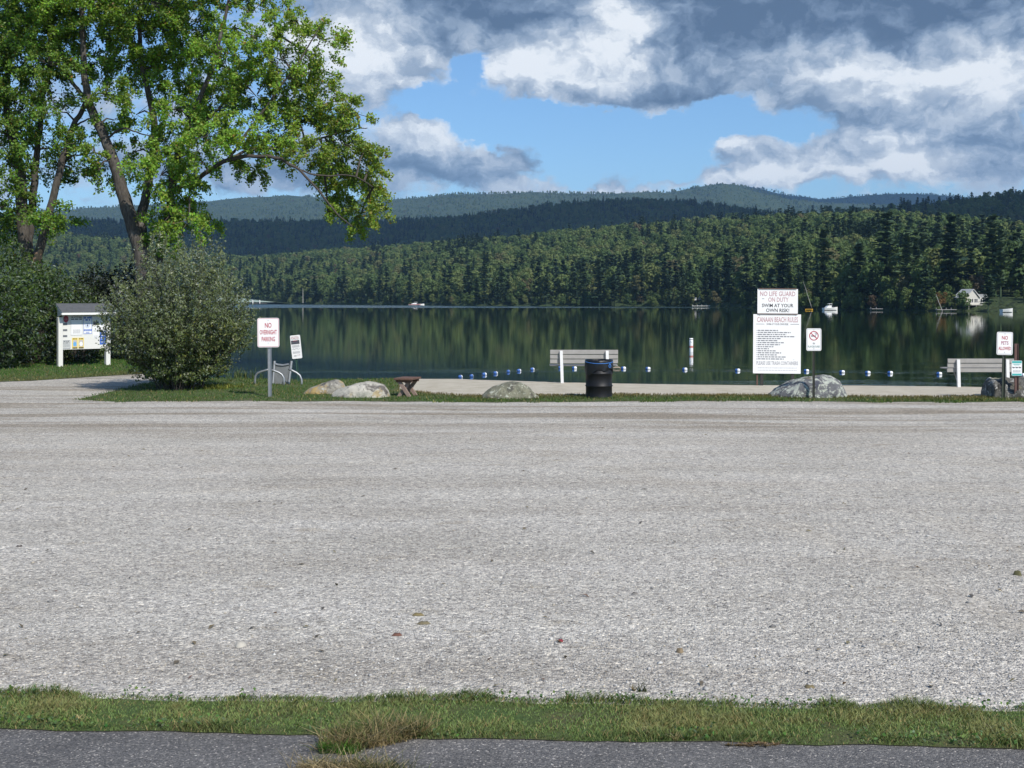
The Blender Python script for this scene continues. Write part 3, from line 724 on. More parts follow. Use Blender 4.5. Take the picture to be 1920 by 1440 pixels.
# lake cottage with white roof
cb = at(1314, 567, 474)
cot = empty('cottage', cb, R(4), 'small cottage with white roof among shore trees', 'cottage')
MB().box((1.4, 2, -.1), (5.6, 4, 2.6)).build('wall', M_brownwood, cot)
MB().prism([(-1.4, 1.15), (4.3, 1.15), (4.0, 2.9), (-.4, 2.9)], -.6, -.3).build('roof', M_white, cot)
MB().prism([(-4.2, .9), (-1.7, .9), (-2.0, 2.1), (-3.0, 1.7)], -.4, -.1).build('porch_roof', M_white, cot)
MB().box((1.4, -.65, 1.0), (6.0, .15, .22)).build('fascia', M_red, cot)
for x_ in (0.2, 2.6): MB().box((x_, -.03, 0), (.9, .1, 1.0)).build('window', M_dark, cot)
def dock(name, px0, px1, py, Y_, wd, mt, label, posts=4):
    a = at(px0, py, Y_); c = at(px1, py, Y_); L_ = c.x - a.x
    d_ = empty(name, (a.x, Y_, WATER), 0, label, 'dock')
    nb = max(3, int(L_ / 1.6))
    for k in range(nb): MB().box(((k + .5) * L_ / nb, 0, .42), (L_ / nb * .96, wd, .12)).build('deck_section', mt, d_)
    for k in range(posts): MB().tube([(L_ * (k + .3) / posts, wd / 2, -.4), (L_ * (k + .3) / posts, wd / 2, .85)], .06, 6).build('post', mt, d_)
    return d_
dock('dock', 1755, 1792, 581, 266, 1.4, M_wood, 'grey wooden dock on the lake beside the white house')
dock('dock', 1297, 1331, 575.3, 440, 1.8, M_white, 'pale dock in front of the white roofed cottage')
dock('dock', 430, 505, 569.6, 765, 1.6, M_wood, 'long grey dock at the far left shore')
dock('swim_raft', 1632, 1653, 583, 292, 2.2, M_wood, 'low grey swimming raft floating near the far shore', 2)
for q_, lb in ((474, 'left of two white posts on the long far dock'), (487, 'right of two white posts on the long far dock')):
    a = at(q_, 568.5, 763); o = MB().tube([(0, 0, 0), (0, 0, 2.2)], .35, 8).build('white_post', M_white); o.location = (a.x, a.y, WATER + .48); tag(o, lb, 'post')
def boat(px, py, Y_, L_, label, hull_m, cover=True, stripe=None, rz=0.0):
    a = at(px, py, Y_); bt = empty('motorboat', (a.x, Y_, WATER), rz, label, 'boat')
    ns = 9; mb = MB(); vs_ = []; fs = []
    for k in range(ns):
        s_ = k / (ns - 1); x_ = (s_ - .5) * L_; wv = .95 * (1 - max(0, (s_ - .45) / .55) ** 2.2) + .03; sh = .62 + .25 * s_ ** 2
        vs_ += [(x_, -wv, sh), (x_, -wv * .8, .12), (x_, 0, -.18), (x_, wv * .8, .12), (x_, wv, sh), (x_, 0, sh + .02)]
    for k in range(ns - 1):
        for j in range(6):
            q = k * 6; fs.append((q + j, q + (j + 1) % 6, q + 6 + (j + 1) % 6, q + 6 + j))
    fs += [(0, 1, 2, 3, 4, 5), tuple((ns - 1) * 6 + j for j in (5, 4, 3, 2, 1, 0))]
    mb.add(vs_, fs); mb.build('hull', hull_m, bt)
    if stripe: MB().box((-.1 * L_, -.97, .52), (L_ * .75, .04, .2)).build('stripe', stripe, bt)
    if cover:
        MB().prism([(-.36 * L_, .66), (.2 * L_, .7), (.02 * L_, 1.25), (-.2 * L_, 1.2)], -.7, .7).build('cover', M_white, bt)
        MB().prism([(.02 * L_, .75), (.2 * L_, .75), (.06 * L_, 1.3), (.02 * L_, 1.3)], -.72, -.70).build('windscreen', M_dark, bt)
        MB().prism([(-.16 * L_, 1.62), (.08 * L_, 1.62), (.05 * L_, 1.72), (-.12 * L_, 1.72)], -.6, .6).build('bimini_top', M_white, bt)
        for x_ in (-.13, .05): MB().tube([(x_ * L_, -.58, .7), (x_ * L_, -.58, 1.63)], .03, 5).build('frame_tube', M_white, bt)
    return bt
boat(1557, 580, 296, 3.7, 'white motorboat with canopy moored right of the rules board', M_white, rz=R(6))
boat(1888, 584, 246, 2.4, 'small white rowboat on the water right of the house', M_white, False)
boat(781, 571.5, 566, 7.5, 'white and red boat moored at the far left shore', M_white, True, M_red)
a = at(1517, 579.5, 300)
kay = MB(); kv = [(-1.1, 0, .35)]; pr_ = []
for k in range(9):
    s_ = k / 8; wv = .36 * math.sin(math.pi * min(max(s_, .02), .98)) ** .6; x_ = (s_ - .5) * 2.4
    pr_ += [(x_ * .8, -wv * .8, .24), (x_ * .8, 0, .02), (x_ * .8, wv * .8, .24), (x_ * .8, 0, .32)]
kay.add(pr_, [(k * 4 + j, k * 4 + (j + 1) % 4, k * 4 + 4 + (j + 1) % 4, k * 4 + 4 + j) for k in range(8) for j in range(4)] + [(3, 2, 1, 0), (32, 33, 34, 35)])
ko = kay.build('kayak', M_yellow, smooth=False); ko.location = (a.x, a.y, WATER); tag(ko, 'small yellow kayak floating right of the rules board', 'kayak')

# ------------------------------------------------------------------ near trees
M_leaf = foliage_mat('leaves', 0.46, 0.02, None, 1.0)
M_bushleaf = foliage_mat('bush_leaves', 0.22, 0.07, None, 1.0, 0.45)
M_grass = foliage_mat('grass_blades', 0.30, 0.02, None, 1.0)
def leaf_field(cen, nrm_bias, L, Wd, colr, g, spread=1.0):
    """rhombic folded leaves: two triangles each as one quad, random frames pulled towards nrm_bias"""
    n_ = len(cen)
    nn = g.normal(size=(n_, 3)) * spread + nrm_bias; nn /= np.linalg.norm(nn, axis=1)[:, None] + 1e-9
    a = g.normal(size=(n_, 3)); a[:, 2] -= 0.5
    ux = a - nn * (a * nn).sum(1)[:, None]; ux /= np.linalg.norm(ux, axis=1)[:, None] + 1e-9
    uy = np.cross(nn, ux)
    L = L[:, None]; Wd = Wd[:, None]
    v_ = np.stack([cen - ux * L * .5, cen + uy * Wd * .5 + nn * Wd * .12 - ux * L * .05, cen + ux * L * .5 - nn * L * .12, cen - uy * Wd * .5 + nn * Wd * .12 - ux * L * .05], 1).reshape(-1, 3)
    return v_, np.arange(n_ * 4).reshape(-1, 4), np.repeat(colr, 4, 0)
def vary(base, n_, g, amt=.25, hue=.12):
    c = np.array(base)[None, :] * (1 + g.normal(0, amt, (n_, 1))) * (1 + g.normal(0, hue, (n_, 3)))
    return np.clip(c, .004, .9)
def crown(name, clumps, Y0, parent, g, limb_pts, leafL=.115, per_m2=300, base=(.195, .290, .036), depth=1.5, tips=(.28, .33, .05)):
    PXM = F / Y0
    V, Fc, C, k = [], [], [], 0
    tw = MB(); LP = np.array([tuple(p) for p in limb_pts])
    for cx, cy, rx, ry, dn in clumps:
        ax, az_ = rx * 1.1 / PXM, ry * 1.1 / PXM; ad = max(ax, az_) * .9
        dz = g.uniform(-depth, depth)
        c0 = np.array(at(cx, cy, Y0)); c0[1] += dz
        c0[0] += (cx - 960) / F * dz; c0[2] -= (cy - HZ) / F * dz
        ntw = max(6, int(math.pi * ax * az_ * 9 * dn))
        d = g.normal(size=(ntw, 3)); d /= np.linalg.norm(d, axis=1)[:, None]
        rr = g.uniform(0.1, 1.0, (ntw, 1)) ** .5
        st = c0 + d * rr * np.array([ax, ad, az_])
        dirs = d * np.array([1, 1, .5]) + np.array([0, 0, -.35]) + g.normal(0, .3, (ntw, 3)); dirs /= np.linalg.norm(dirs, axis=1)[:, None]
        nl = max(6, int(per_m2 / 9))
        s_ = g.uniform(0, 1, (ntw, nl)); tl = g.uniform(.30, .72, (ntw, 1))
        pts = st[:, None, :] + dirs[:, None, :] * (s_ * tl)[:, :, None] + np.array([0, 0, -.18]) * (s_ ** 2 * tl)[:, :, None] + g.normal(0, .085, (ntw, nl, 3))
        pts = pts.reshape(-1, 3); n_ = len(pts)
        Ls = leafL * g.uniform(.6, 1.25, n_)
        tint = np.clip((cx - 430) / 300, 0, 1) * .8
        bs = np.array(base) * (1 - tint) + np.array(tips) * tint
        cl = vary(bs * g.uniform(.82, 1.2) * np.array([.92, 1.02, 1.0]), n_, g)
        br = g.uniform(0, 1, n_) < .012; cl[br] = (.30, .17, .04)
        v_, f_, c_ = leaf_field(pts, np.array([0.25, -.45, .65]), Ls, Ls * .62, cl, g, .75)
        V.append(v_); Fc.append(f_ + k); C.append(c_); k += len(v_)
        # limb reaching into the clump, and its twigs
        j = int(((LP - c0) ** 2).sum(1).argmin()); p0 = Vector(LP[j]); p1 = Vector(c0)
        midp = (p0 + p1) / 2 + Vector((0, 0, .15))
        if (p1 - p0).length < 5: tw.tube([p0, midp, p1], [.045, .032, .018], 5, False)
        for q in range(0, ntw, 2):
            tw.tube([p1.lerp(Vector(st[q]), .15), Vector(st[q]), Vector(st[q] + dirs[q] * tl[q] * .9)], [.014, .009, .004], 3, False)
    o = mesh_np(name, np.concatenate(V), np.concatenate(Fc), M_leaf, parent, np.concatenate(C)); o['kind'] = 'stuff'
    to = tw.build('twigs', M_bark, parent); to['kind'] = 'stuff'
    return o
def limb_curve(pts, Y0, dy=0.0, n=6):
    """list of (px, py, width_px[, depth]) smoothed to world points and radii"""
    P = [(*at(q[0], q[1], Y0 + (q[3] if len(q) > 3 else dy)), q[2] / 2 / (F / Y0)) for q in pts]
    P = np.array(P); out = []
    for a in range(len(P) - 1):
        p0 = P[max(a - 1, 0)]; p1 = P[a]; p2 = P[a + 1]; p3 = P[min(a + 2, len(P) - 1)]
        for s_ in np.linspace(0, 1, n, endpoint=False):
            out.append(.5 * (2 * p1 + (p2 - p0) * s_ + (2 * p0 - 5 * p1 + 4 * p2 - p3) * s_ ** 2 + (3 * p1 - p0 - 3 * p2 + p3) * s_ ** 3))
    out.append(P[-1]); out = np.array(out)
    jit = np.array([[mnoise.noise(Vector((i_ * .45, j * 3.1, pts[0][0] * .1))) for j in range(3)] for i_ in range(len(out))]) * .05
    out[:, :3] += jit
    return [Vector(q[:3]) for q in out], [max(q[3], .008) for q in out]
M_trunk = bpy.data.materials.new('furrowed_bark'); M_trunk.use_nodes = True
t = NT(M_trunk.node_tree); b = t.n['Principled BSDF']; p = t.new('ShaderNodeTexCoord').outputs['Object']
f1 = t.noise(t.scale(p, (1, 1, .22)), 16, 7, .7); f2 = t.noise(p, 2.0, 5, .65)
c = t.ramp(f1, [(.3, (.028, .023, .019)), (.55, (.080, .069, .058)), (.75, (.145, .130, .112))])
c = t.mix(t.sstep(f2, .55, .70), c, (.16, .15, .132)); t.put(b.inputs['Base Color'], c); b.inputs['Roughness'].default_value = .92
t.put(b.inputs['Normal'], t.bump(f1, 1.0, .05))
def tree(name, label, Y0, base_px, limbs, clumps, g, torn=None, **kw):
    b0 = at(base_px, 600, Y0); root = empty(name, (0, 0, 0), 0, label, 'tree'); allp = []
    for k, L_ in enumerate(limbs):
        pts, rad = limb_curve(L_, Y0); allp += pts
        MB().tube(pts, rad, 10 if rad[0] > .1 else 7).build('trunk' if L_[0][2] > 11 else 'limb', M_trunk if L_[0][2] > 11 else M_bark, root, smooth=True)  # thin limbs take the darker bark: their shade is put into the colour
    if torn:
        pts, rad = limb_curve(torn, Y0); MB().tube(pts, rad, 9).build('torn_bark', mat('torn_wood', (.33, .20, .11), .9, var=.5, vscale=5, bump=.6), root, smooth=True)
    crown('crown', clumps, Y0, root, g, allp, **kw)
    return root
g = np.random.default_rng(5)
BIG_L = [
    [(272, 680, 44), (272, 560, 36), (266, 480, 30), (250, 425, 27), (232, 370, 24), (216, 312, 21), (198, 262, 18), (178, 222, 17), (165, 185, 15), (158, 130, 12), (154, 60, 10), (150, -40, 8), (146, -120, 5)],
    [(270, 545, 28), (268, 470, 24), (264, 415, 20, .3), (274, 365, 17, .5), (286, 300, 15, .6), (290, 240, 13, .6), (282, 190, 12, .6), (268, 130, 10, .7), (262, 60, 8, .7), (264, -30, 6, .7), (270, -110, 4, .7)],
    [(282, 560, 26, .4), (300, 470, 20, .4), (313, 420, 17, .2), (320, 370, 15, 0), (326, 320, 13, -.2), (345, 255, 11, -.4), (372, 190, 9, -.6), (400, 120, 8, -.8), (420, 40, 6, -1), (440, -50, 4, -1)],
    [(326, 352, 10, -.1), (356, 345, 9, -.4), (385, 325, 8.5, -.6), (425, 300, 8, -.9), (470, 293, 7, -1.2), (515, 295, 6.5, -1.5), (555, 315, 5, -1.7), (592, 350, 4, -1.8), (625, 392, 3, -1.9), (660, 425, 2, -2)],
    [(425, 300, 6, -.9), (470, 280, 5.5, -.6), (530, 276, 5, -.2), (590, 262, 4, .1), (650, 245, 3, .2), (690, 240, 1.5, .2)],
    [(425, 302, 5, -.9), (470, 240, 5, -.9), (520, 170, 4, -1), (570, 100, 3, -1), (600, 50, 2, -1)],
    [(345, 258, 6, -.4), (400, 215, 5, .2), (460, 150, 4, .5), (510, 90, 3, .6), (550, 30, 2, .6)],
    [(168, 192, 9), (140, 160, 7, .3), (112, 120, 6, .5), (90, 60, 5, .7), (70, -10, 3, .8)],
    [(198, 262, 5), (230, 240, 4, -.5), (262, 250, 2.5, -.8), (300, 262, 2, -1)],
    [(216, 312, 4), (190, 290, 3, -.4), (165, 285, 2, -.6)],
    [(555, 315, 3, -1.7), (600, 330, 3, -1.4), (660, 330, 2.5, -1.2), (700, 350, 1.5, -1.1)]]
BIG_C = [(60, 40, 80, 65, 1.1), (160, 30, 90, 70, 1.1), (250, 40, 80, 70, 1.1), (345, 55, 70, 65, 1), (425, 105, 60, 55, .9), (330, 130, 70, 55, 1), (235, 120, 60, 55, .9), (125, 115, 50, 45, .9),
         (280, 0, 80, 45, 1), (380, 0, 60, 40, .6), (470, 25, 50, 40, .35), (560, 45, 45, 45, .8), (600, 75, 38, 34, .8), (520, 110, 55, 50, .8), (570, 165, 50, 45, .9), (480, 180, 65, 45, .9), (400, 185, 60, 50, 1),
         (325, 205, 50, 42, .9), (620, 205, 50, 34, .95), (665, 212, 34, 34, .9), (560, 228, 65, 38, 1), (485, 245, 60, 36, 1), (395, 255, 60, 40, 1), (315, 275, 50, 42, 1), (640, 268, 52, 40, 1), (682, 285, 22, 28, .7),
         (690, 340, 32, 38, 1), (650, 335, 45, 40, 1.1), (620, 300, 42, 34, .9), (690, 385, 26, 28, 1), (672, 415, 20, 22, .9), (640, 380, 20, 34, .45), (580, 285, 48, 26, .8), (520, 275, 40, 22, .6), (300, 330, 42, 38, 1), (340, 340, 42, 40, 1),
         (325, 395, 40, 34, 1.1), (355, 412, 34, 20, .9), (398, 412, 18, 12, .7), (312, 430, 34, 30, 1), (345, 445, 32, 16, .9), (200, 175, 36, 34, .7), (215, 225, 26, 26, .35), (255, 215, 36, 42, .55), (250, 285, 26, 30, .35), (225, 320, 18, 18, .3),
         (175, 285, 18, 18, .35), (185, 320, 10, 14, .25), (440, 315, 30, 14, .4), (480, 318, 14, 8, .35), (375, 305, 30, 22, .7), (480, 70, 40, 30, .5), (440, 150, 30, 24, .8), (600, 130, 30, 24, .6), (615, 400, 9, 26, .3), (696, 322, 18, 22, .4),
         (100, -50, 110, 60, 1), (240, -60, 110, 60, 1), (380, -60, 90, 50, .9), (490, -40, 60, 40, .7), (200, -150, 120, 60, 1), (340, -150, 90, 50, .9), (270, -220, 90, 40, .8)]
tree('big_leafy_tree', 'tall many stemmed leafy tree with a long arching branch behind the grey green bush', 42.0, 272, BIG_L, BIG_C, g, per_m2=1080)
LT_L = [
    [(60, 690, 34), (58, 560, 28), (55, 500, 25), (45, 440, 23), (40, 380, 21), (38, 320, 19), (24, 265, 15), (14, 215, 13), (12, 160, 11), (18, 80, 9), (20, -20, 7), (22, -110, 4)],
    [(62, 540, 20, .2), (54, 470, 17, .3), (57, 410, 15, .4), (64, 350, 14, .4), (67, 300, 12, .4), (76, 240, 10, .4), (80, 180, 9, .4), (95, 130, 7, .5), (98, 50, 5, .5)],
    [(66, 560, 19, -.2), (70, 490, 17, -.2), (80, 445, 16, -.2), (97, 380, 14, -.2), (110, 325, 13, -.2), (124, 280, 11, -.2), (138, 235, 10, -.1), (155, 206, 9, 0), (165, 170, 5, 0)],
    [(110, 325, 5), (130, 295, 4), (160, 290, 2)], [(40, 400, 6), (15, 392, 5, -.3), (-15, 380, 3, -.4)], [(138, 238, 4, 0), (160, 225, 3, .2), (178, 222, 2, .2)]]
LT_C = [(15, 130, 55, 50, .9), (70, 170, 55, 50, .9), (110, 210, 44, 44, .7), (30, 215, 45, 44, .9), (72, 255, 50, 40, .75), (20, 300, 36, 34, .7), (110, 290, 34, 26, .4), (140, 330, 20, 20, .3), (15, 375, 42, 40, 1.0), (20, 430, 45, 30, 1),
        (100, 400, 20, 22, .6), (85, 415, 30, 18, .7), (118, 420, 18, 8, .6), (40, 60, 60, 50, 1), (-30, 250, 60, 80, 1), (-60, 120, 80, 80, 1), (-50, 380, 60, 60, 1), (150, 270, 24, 14, .35), (75, 320, 24, 22, .4), (20, -20, 80, 60, 1), (90, 120, 50, 40, .9),
        (40, -100, 80, 50, .9)]
tree('leaning_stem_tree', 'three stemmed tree with a torn orange wound at the foot behind the notice board', 42.6, 60, LT_L, LT_C, np.random.default_rng(6),
     torn=[(66, 503, 15, -.28), (71, 482, 14, -.28), (76, 466, 8, -.26)], base=(.145, .225, .032), per_m2=860, leafL=.115)

def bush(name, label, c, ax, ay, H, nleaf, g, leafL, base, mt, shoots=0, cat='bush', light=None, skirt=0.12, stemn=26):
    root = empty(name, c, 0, label, cat)
    st = MB()
    for k in range(stemn):
        a = g.uniform(0, 6.28); r0 = g.uniform(0, .35); r1 = g.uniform(.3, .9)
        top = Vector((math.cos(a) * ax * r1, math.sin(a) * ay * r1, H * g.uniform(.45, .85)))
        b_ = Vector((math.cos(a) * ax * r0 * .5, math.sin(a) * ay * r0 * .5, 0))
        st.tube([b_, b_.lerp(top, .4) + Vector((0, 0, .1 * H)), top], [.022, .015, .006], 4, False)
    d = g.normal(size=(nleaf, 3)); d /= np.linalg.norm(d, axis=1)[:, None]
    # lumpy shell: several lobes, leaves in small sprays
    nsp = nleaf // 9
    d = g.normal(size=(nsp, 3)); d[:, 2] = d[:, 2] * .9 + .08; d /= np.linalg.norm(d, axis=1)[:, None]
    lump = np.array([1 + .34 * mnoise.noise(Vector(q) * 2.2 + Vector(c)) + .22 * mnoise.noise(Vector(q) * 5.5) for q in d])
    rr = g.uniform(.42, 1.0, nsp) ** .5 * lump
    zc = H * .52
    cen = d * rr[:, None] * np.array([ax, ay, H * .5]) + np.array([0, 0, zc])
    low = cen[:, 2] < H * skirt; cen[low, 2] = H * skirt * g.uniform(.2, 1.2, low.sum())
    dirs = d * .8 + np.array([0, 0, .45]) + g.normal(0, .35, (nsp, 3)); dirs /= np.linalg.norm(dirs, axis=1)[:, None]
    s_ = g.uniform(0, 1, (nsp, 9)) * .30 * (leafL / .06) ** .5
    pts = (cen[:, None, :] + dirs[:, None, :] * s_[:, :, None] + g.normal(0, .035, (nsp, 9, 3))).reshape(-1, 3)
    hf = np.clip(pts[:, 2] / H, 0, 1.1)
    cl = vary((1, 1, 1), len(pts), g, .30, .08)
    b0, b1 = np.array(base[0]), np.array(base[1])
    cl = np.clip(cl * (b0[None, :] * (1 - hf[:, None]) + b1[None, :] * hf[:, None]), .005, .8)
    if light is not None:
        q = g.uniform(0, 1, len(pts)) < light[0]; cl[q] = np.array(light[1]) * g.uniform(.7, 1.3, (q.sum(), 1))
    Ls = leafL * g.uniform(.6, 1.35, len(pts))
    V, Fc, C = leaf_field(pts, np.array([.2, -.35, .5]), Ls, Ls * .45, cl, g, .9)
    if shoots:
        sv, sf, scc = [V], [Fc], [C]; k = len(V)
        for q in range(shoots):
            a = g.uniform(0, 6.28); el_ = g.uniform(.55, 1.0)
            b_ = np.array([math.cos(a) * ax * .9 * math.sqrt(1 - el_ ** 2 * .98), math.sin(a) * ay * .7 * math.sqrt(1 - el_ ** 2 * .98), zc + H * .46 * el_])
            ln = g.uniform(.3, .85); dr = np.array([b_[0] / ax * .35, b_[1] / ay * .3, 1.0]) + g.normal(0, .14, 3); dr /= np.linalg.norm(dr)
            st.tube([Vector(b_ - dr * .5), Vector(b_ + dr * ln)], [.007, .003], 3, False)
            m_ = int(ln * 34); s1 = g.uniform(0, 1, m_)
            pp = b_ + dr * (s1 * ln)[:, None] + g.normal(0, .022, (m_, 3))
            v_, f_, c_ = leaf_field(pp, np.array([.2, -.5, .4]), leafL * g.uniform(.7, 1.1, m_), leafL * g.uniform(.3, .5, m_), np.clip(vary(base[1], m_, g, .25, .06) * 1.35, 0, .8), g, .8)
            sv.append(v_); sf.append(f_ + k); scc.append(c_); k += len(v_)
        V, Fc, C = np.concatenate(sv), np.concatenate(sf), np.concatenate(scc)
    o = mesh_np('foliage', V, Fc, mt, root, C); o['kind'] = 'stuff'
    so_ = st.build('stems', M_bark, root); so_['kind'] = 'stuff'
    return root
def stem_bush(name, label, c, ax, ay, H, nst, per, g, leafL, cols, mt):
    """shrub of many stems fanning up and out from the foot, each carrying short leafy side shoots"""
    root = empty(name, c, 0, label, 'bush'); st = MB(); P_, C_, T_ = [], [], []
    for k in range(nst):
        a = g.uniform(0, 6.28); el_ = math.asin(g.uniform(-.12, 1.0)) if k > nst * .38 else g.uniform(-.62, .25)
        rad = g.uniform(.74, 1.06) * (1 + .18 * mnoise.noise(Vector((math.cos(a) * 2, math.sin(a) * 2, el_ * 2.5))))
        tip = Vector((math.cos(a) * math.cos(el_) * ax, math.sin(a) * math.cos(el_) * ay, H * .40 + math.sin(el_) * H * .56)) * rad
        tip.z = max(tip.z, H * g.uniform(.03, .09)); tip.xy *= (1.0 if tip.z > H * .22 else .74)
        foot = Vector((math.cos(a) * g.uniform(0, .55), math.sin(a) * g.uniform(0, .55), 0))
        ctl = foot.lerp(tip, .5) + Vector((0, 0, .10 * H if el_ < .6 else 0)) + Vector(g.normal(0, .06, 3))
        q = [foot * (1 - s_) ** 2 + ctl * (2 * s_ * (1 - s_)) + tip * s_ ** 2 for s_ in np.linspace(0, 1, 6)]
        if k % 4 == 0: st.tube(q, [.015, .012, .010, .008, .006, .003], 4, False)
        up = (q[-1] - q[-2]).normalized(); up = (up + Vector((0, 0, .9))).normalized()
        if g.uniform() < .55: st.tube([tip, tip + up * g.uniform(.15, .5)], [.004, .002], 3, False)
        nsh = per // 10
        for j in range(nsh):
            s_ = g.uniform(.10 if el_ < .25 else .3, 1.0) ** (1.0 if el_ < .25 else .7); b_ = foot * (1 - s_) ** 2 + ctl * (2 * s_ * (1 - s_)) + tip * s_ ** 2
            d = Vector(g.normal(0, 1, 3)); d.z = abs(d.z) * .7 + .35; d.normalize(); ln = g.uniform(.10, .34) * (1.15 - .4 * s_)
            if j < 3: b_ = tip.copy(); d = (up + Vector(g.normal(0, .22, 3))).normalized(); ln = g.uniform(.2, .5)
            tt_ = g.uniform(0.05, 1, 10)
            P_.append(np.array(b_)[None, :] + np.array(d)[None, :] * (tt_ * ln)[:, None] + g.normal(0, .022, (10, 3)))
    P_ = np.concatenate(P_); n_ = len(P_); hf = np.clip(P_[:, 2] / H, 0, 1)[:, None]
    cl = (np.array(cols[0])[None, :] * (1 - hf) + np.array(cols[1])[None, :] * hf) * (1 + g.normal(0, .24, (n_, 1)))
    q = g.uniform(0, 1, n_) < .055; cl[q] = np.array((.27, .285, .20)) * g.uniform(.7, 1.2, (q.sum(), 1))
    yl = (g.uniform(0, 1, n_) < .10) & (P_[:, 0] > .2) & (P_[:, 2] < H * .5); cl[yl] = np.array((.20, .21, .045)) * g.uniform(.7, 1.2, (yl.sum(), 1))
    Ls = leafL * g.uniform(.6, 1.3, n_)
    v_, f_, c_ = leaf_field(P_, np.array([.2, -.35, .45]), Ls, Ls * .42, np.clip(cl, .005, .8), g, .95)
    o = mesh_np('foliage', v_, f_, mt, root, c_); o['kind'] = 'stuff'; so_ = st.build('stems', M_bark, root); so_['kind'] = 'stuff'
    return root
c0 = at(338, 722, 28.8); c0.z = 0
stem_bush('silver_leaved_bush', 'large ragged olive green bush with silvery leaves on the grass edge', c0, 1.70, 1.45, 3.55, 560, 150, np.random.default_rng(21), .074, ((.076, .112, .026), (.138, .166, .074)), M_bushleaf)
# hedge and undergrowth behind the notice board; tree shade painted into the undergrowth leaves
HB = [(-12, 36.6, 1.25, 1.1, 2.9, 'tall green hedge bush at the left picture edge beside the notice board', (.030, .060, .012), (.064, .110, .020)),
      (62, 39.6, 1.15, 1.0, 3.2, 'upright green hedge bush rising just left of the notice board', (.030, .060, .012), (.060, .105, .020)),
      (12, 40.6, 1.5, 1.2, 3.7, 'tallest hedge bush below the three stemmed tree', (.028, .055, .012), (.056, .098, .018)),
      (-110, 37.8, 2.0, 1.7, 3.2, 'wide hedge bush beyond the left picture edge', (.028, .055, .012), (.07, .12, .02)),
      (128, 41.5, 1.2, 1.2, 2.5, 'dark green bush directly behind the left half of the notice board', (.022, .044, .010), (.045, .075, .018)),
      (185, 43.5, 1.9, 1.4, 3.0, 'undergrowth bush behind the notice board roof, tree shade put into its leaf colour', (.010, .018, .006), (.018, .03, .010)),
      (255, 43.5, 1.9, 1.4, 3.2, 'undergrowth bush between notice board and silvery bush, tree shade put into its leaf colour', (.010, .018, .006), (.018, .03, .010)),
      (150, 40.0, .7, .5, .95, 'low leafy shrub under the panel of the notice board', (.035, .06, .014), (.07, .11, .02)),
      (320, 42.8, 1.6, 1.2, 2.2, 'bush at the foot of the tall tree, shade put into its leaf colour', (.012, .022, .007), (.022, .036, .012))]
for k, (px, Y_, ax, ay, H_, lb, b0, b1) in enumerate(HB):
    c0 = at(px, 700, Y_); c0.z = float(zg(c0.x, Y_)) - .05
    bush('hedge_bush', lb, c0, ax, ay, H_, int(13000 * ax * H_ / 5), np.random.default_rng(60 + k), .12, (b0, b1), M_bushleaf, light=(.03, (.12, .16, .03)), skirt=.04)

# ------------------------------------------------------------------ grass
def blades(name, X, Y, Z, Hh, Wd, lean, base, g, label, tipmul=1.25, dry=(.30, .24, .11), pdry=.12, mt=None, bias=(0, 0)):
    n_ = len(X); a = g.uniform(0, 2 * np.pi, n_); th = g.uniform(0, 2 * np.pi, n_)
    sx, sy = np.cos(a) * Wd * .5, np.sin(a) * Wd * .5
    lx = np.cos(th) * lean * Hh + bias[0] * Hh; ly = np.sin(th) * lean * Hh + bias[1] * Hh
    def row(t_, wf):
        px_, py_, pz_ = X + lx * t_ ** 1.6, Y + ly * t_ ** 1.6, Z + Hh * (t_ - .12 * t_ * t_)
        return [np.stack([px_ - sx * wf, py_ - sy * wf, pz_], 1), np.stack([px_ + sx * wf, py_ + sy * wf, pz_], 1)]
    v_ = np.stack(row(0.0, 1.0) + row(.55, .85) + row(1.0, .12), 1).reshape(-1, 3)
    f_ = (np.array([(0, 1, 3, 2), (2, 3, 5, 4)])[None, :, :] + (np.arange(n_) * 6)[:, None, None]).reshape(-1, 4)
    cl = vary(base, n_, g, .22, .10) if np.ndim(base) == 1 else np.clip(base * (1 + g.normal(0, .22, (n_, 1))), .005, .8)
    q = g.uniform(0, 1, n_) < pdry; cl[q] = np.array(dry) * g.uniform(.6, 1.3, (q.sum(), 1))
    cc = np.repeat(cl, 6, 0); cc[4::6] *= tipmul; cc[5::6] *= tipmul
    o = mesh_np(name, v_, f_, mt or M_grass, None, cc)
    return tag(o, label, 'grass', None, 'stuff')
def nz2(X, Y, s_, seed): return np.array([mnoise.fractal(Vector((a * s_, b * s_, seed)), .8, 2.0, 3) for a, b in zip(X, Y)])
g = np.random.default_rng(70)
# roadside verge
X = g.uniform(-4.1, 4.1, 120000); s_ = g.uniform(-.02, 1.02, 120000)
grid = np.arange(-5.4, 5.41, .04); rf_ = np.interp(X, grid, road_far(grid)); vf_ = np.interp(X, grid, verge_far(grid))
Y = rf_ + (vf_ - rf_) * s_
nz = nz2(X[:], Y[:], 2.2, 3.0)
edge = np.exp(-((s_ - .97) / .10) ** 2) + .8 * np.exp(-((s_ - .06) / .09) ** 2)
keepm = (g.uniform(0, 1, len(X)) < np.clip(.62 + nz * .7, .2, 1))
X, Y, s_, nz, edge = X[keepm], Y[keepm], s_[keepm], nz[keepm], edge[keepm]
Hb = (.020 + .026 * edge * np.clip(nz * 3 + .2, 0, 1) + .016 * nz) * g.uniform(.5, 1.4, len(X)); Hb = np.clip(Hb, .010, .10)
cg = np.array([.165, .235, .076])[None, :] * (1 - edge[:, None] * .36) + np.array([.05, -.005, .015])[None, :] * np.clip(nz * 1.6 + .25, 0, 1)[:, None] * (1 - edge[:, None])
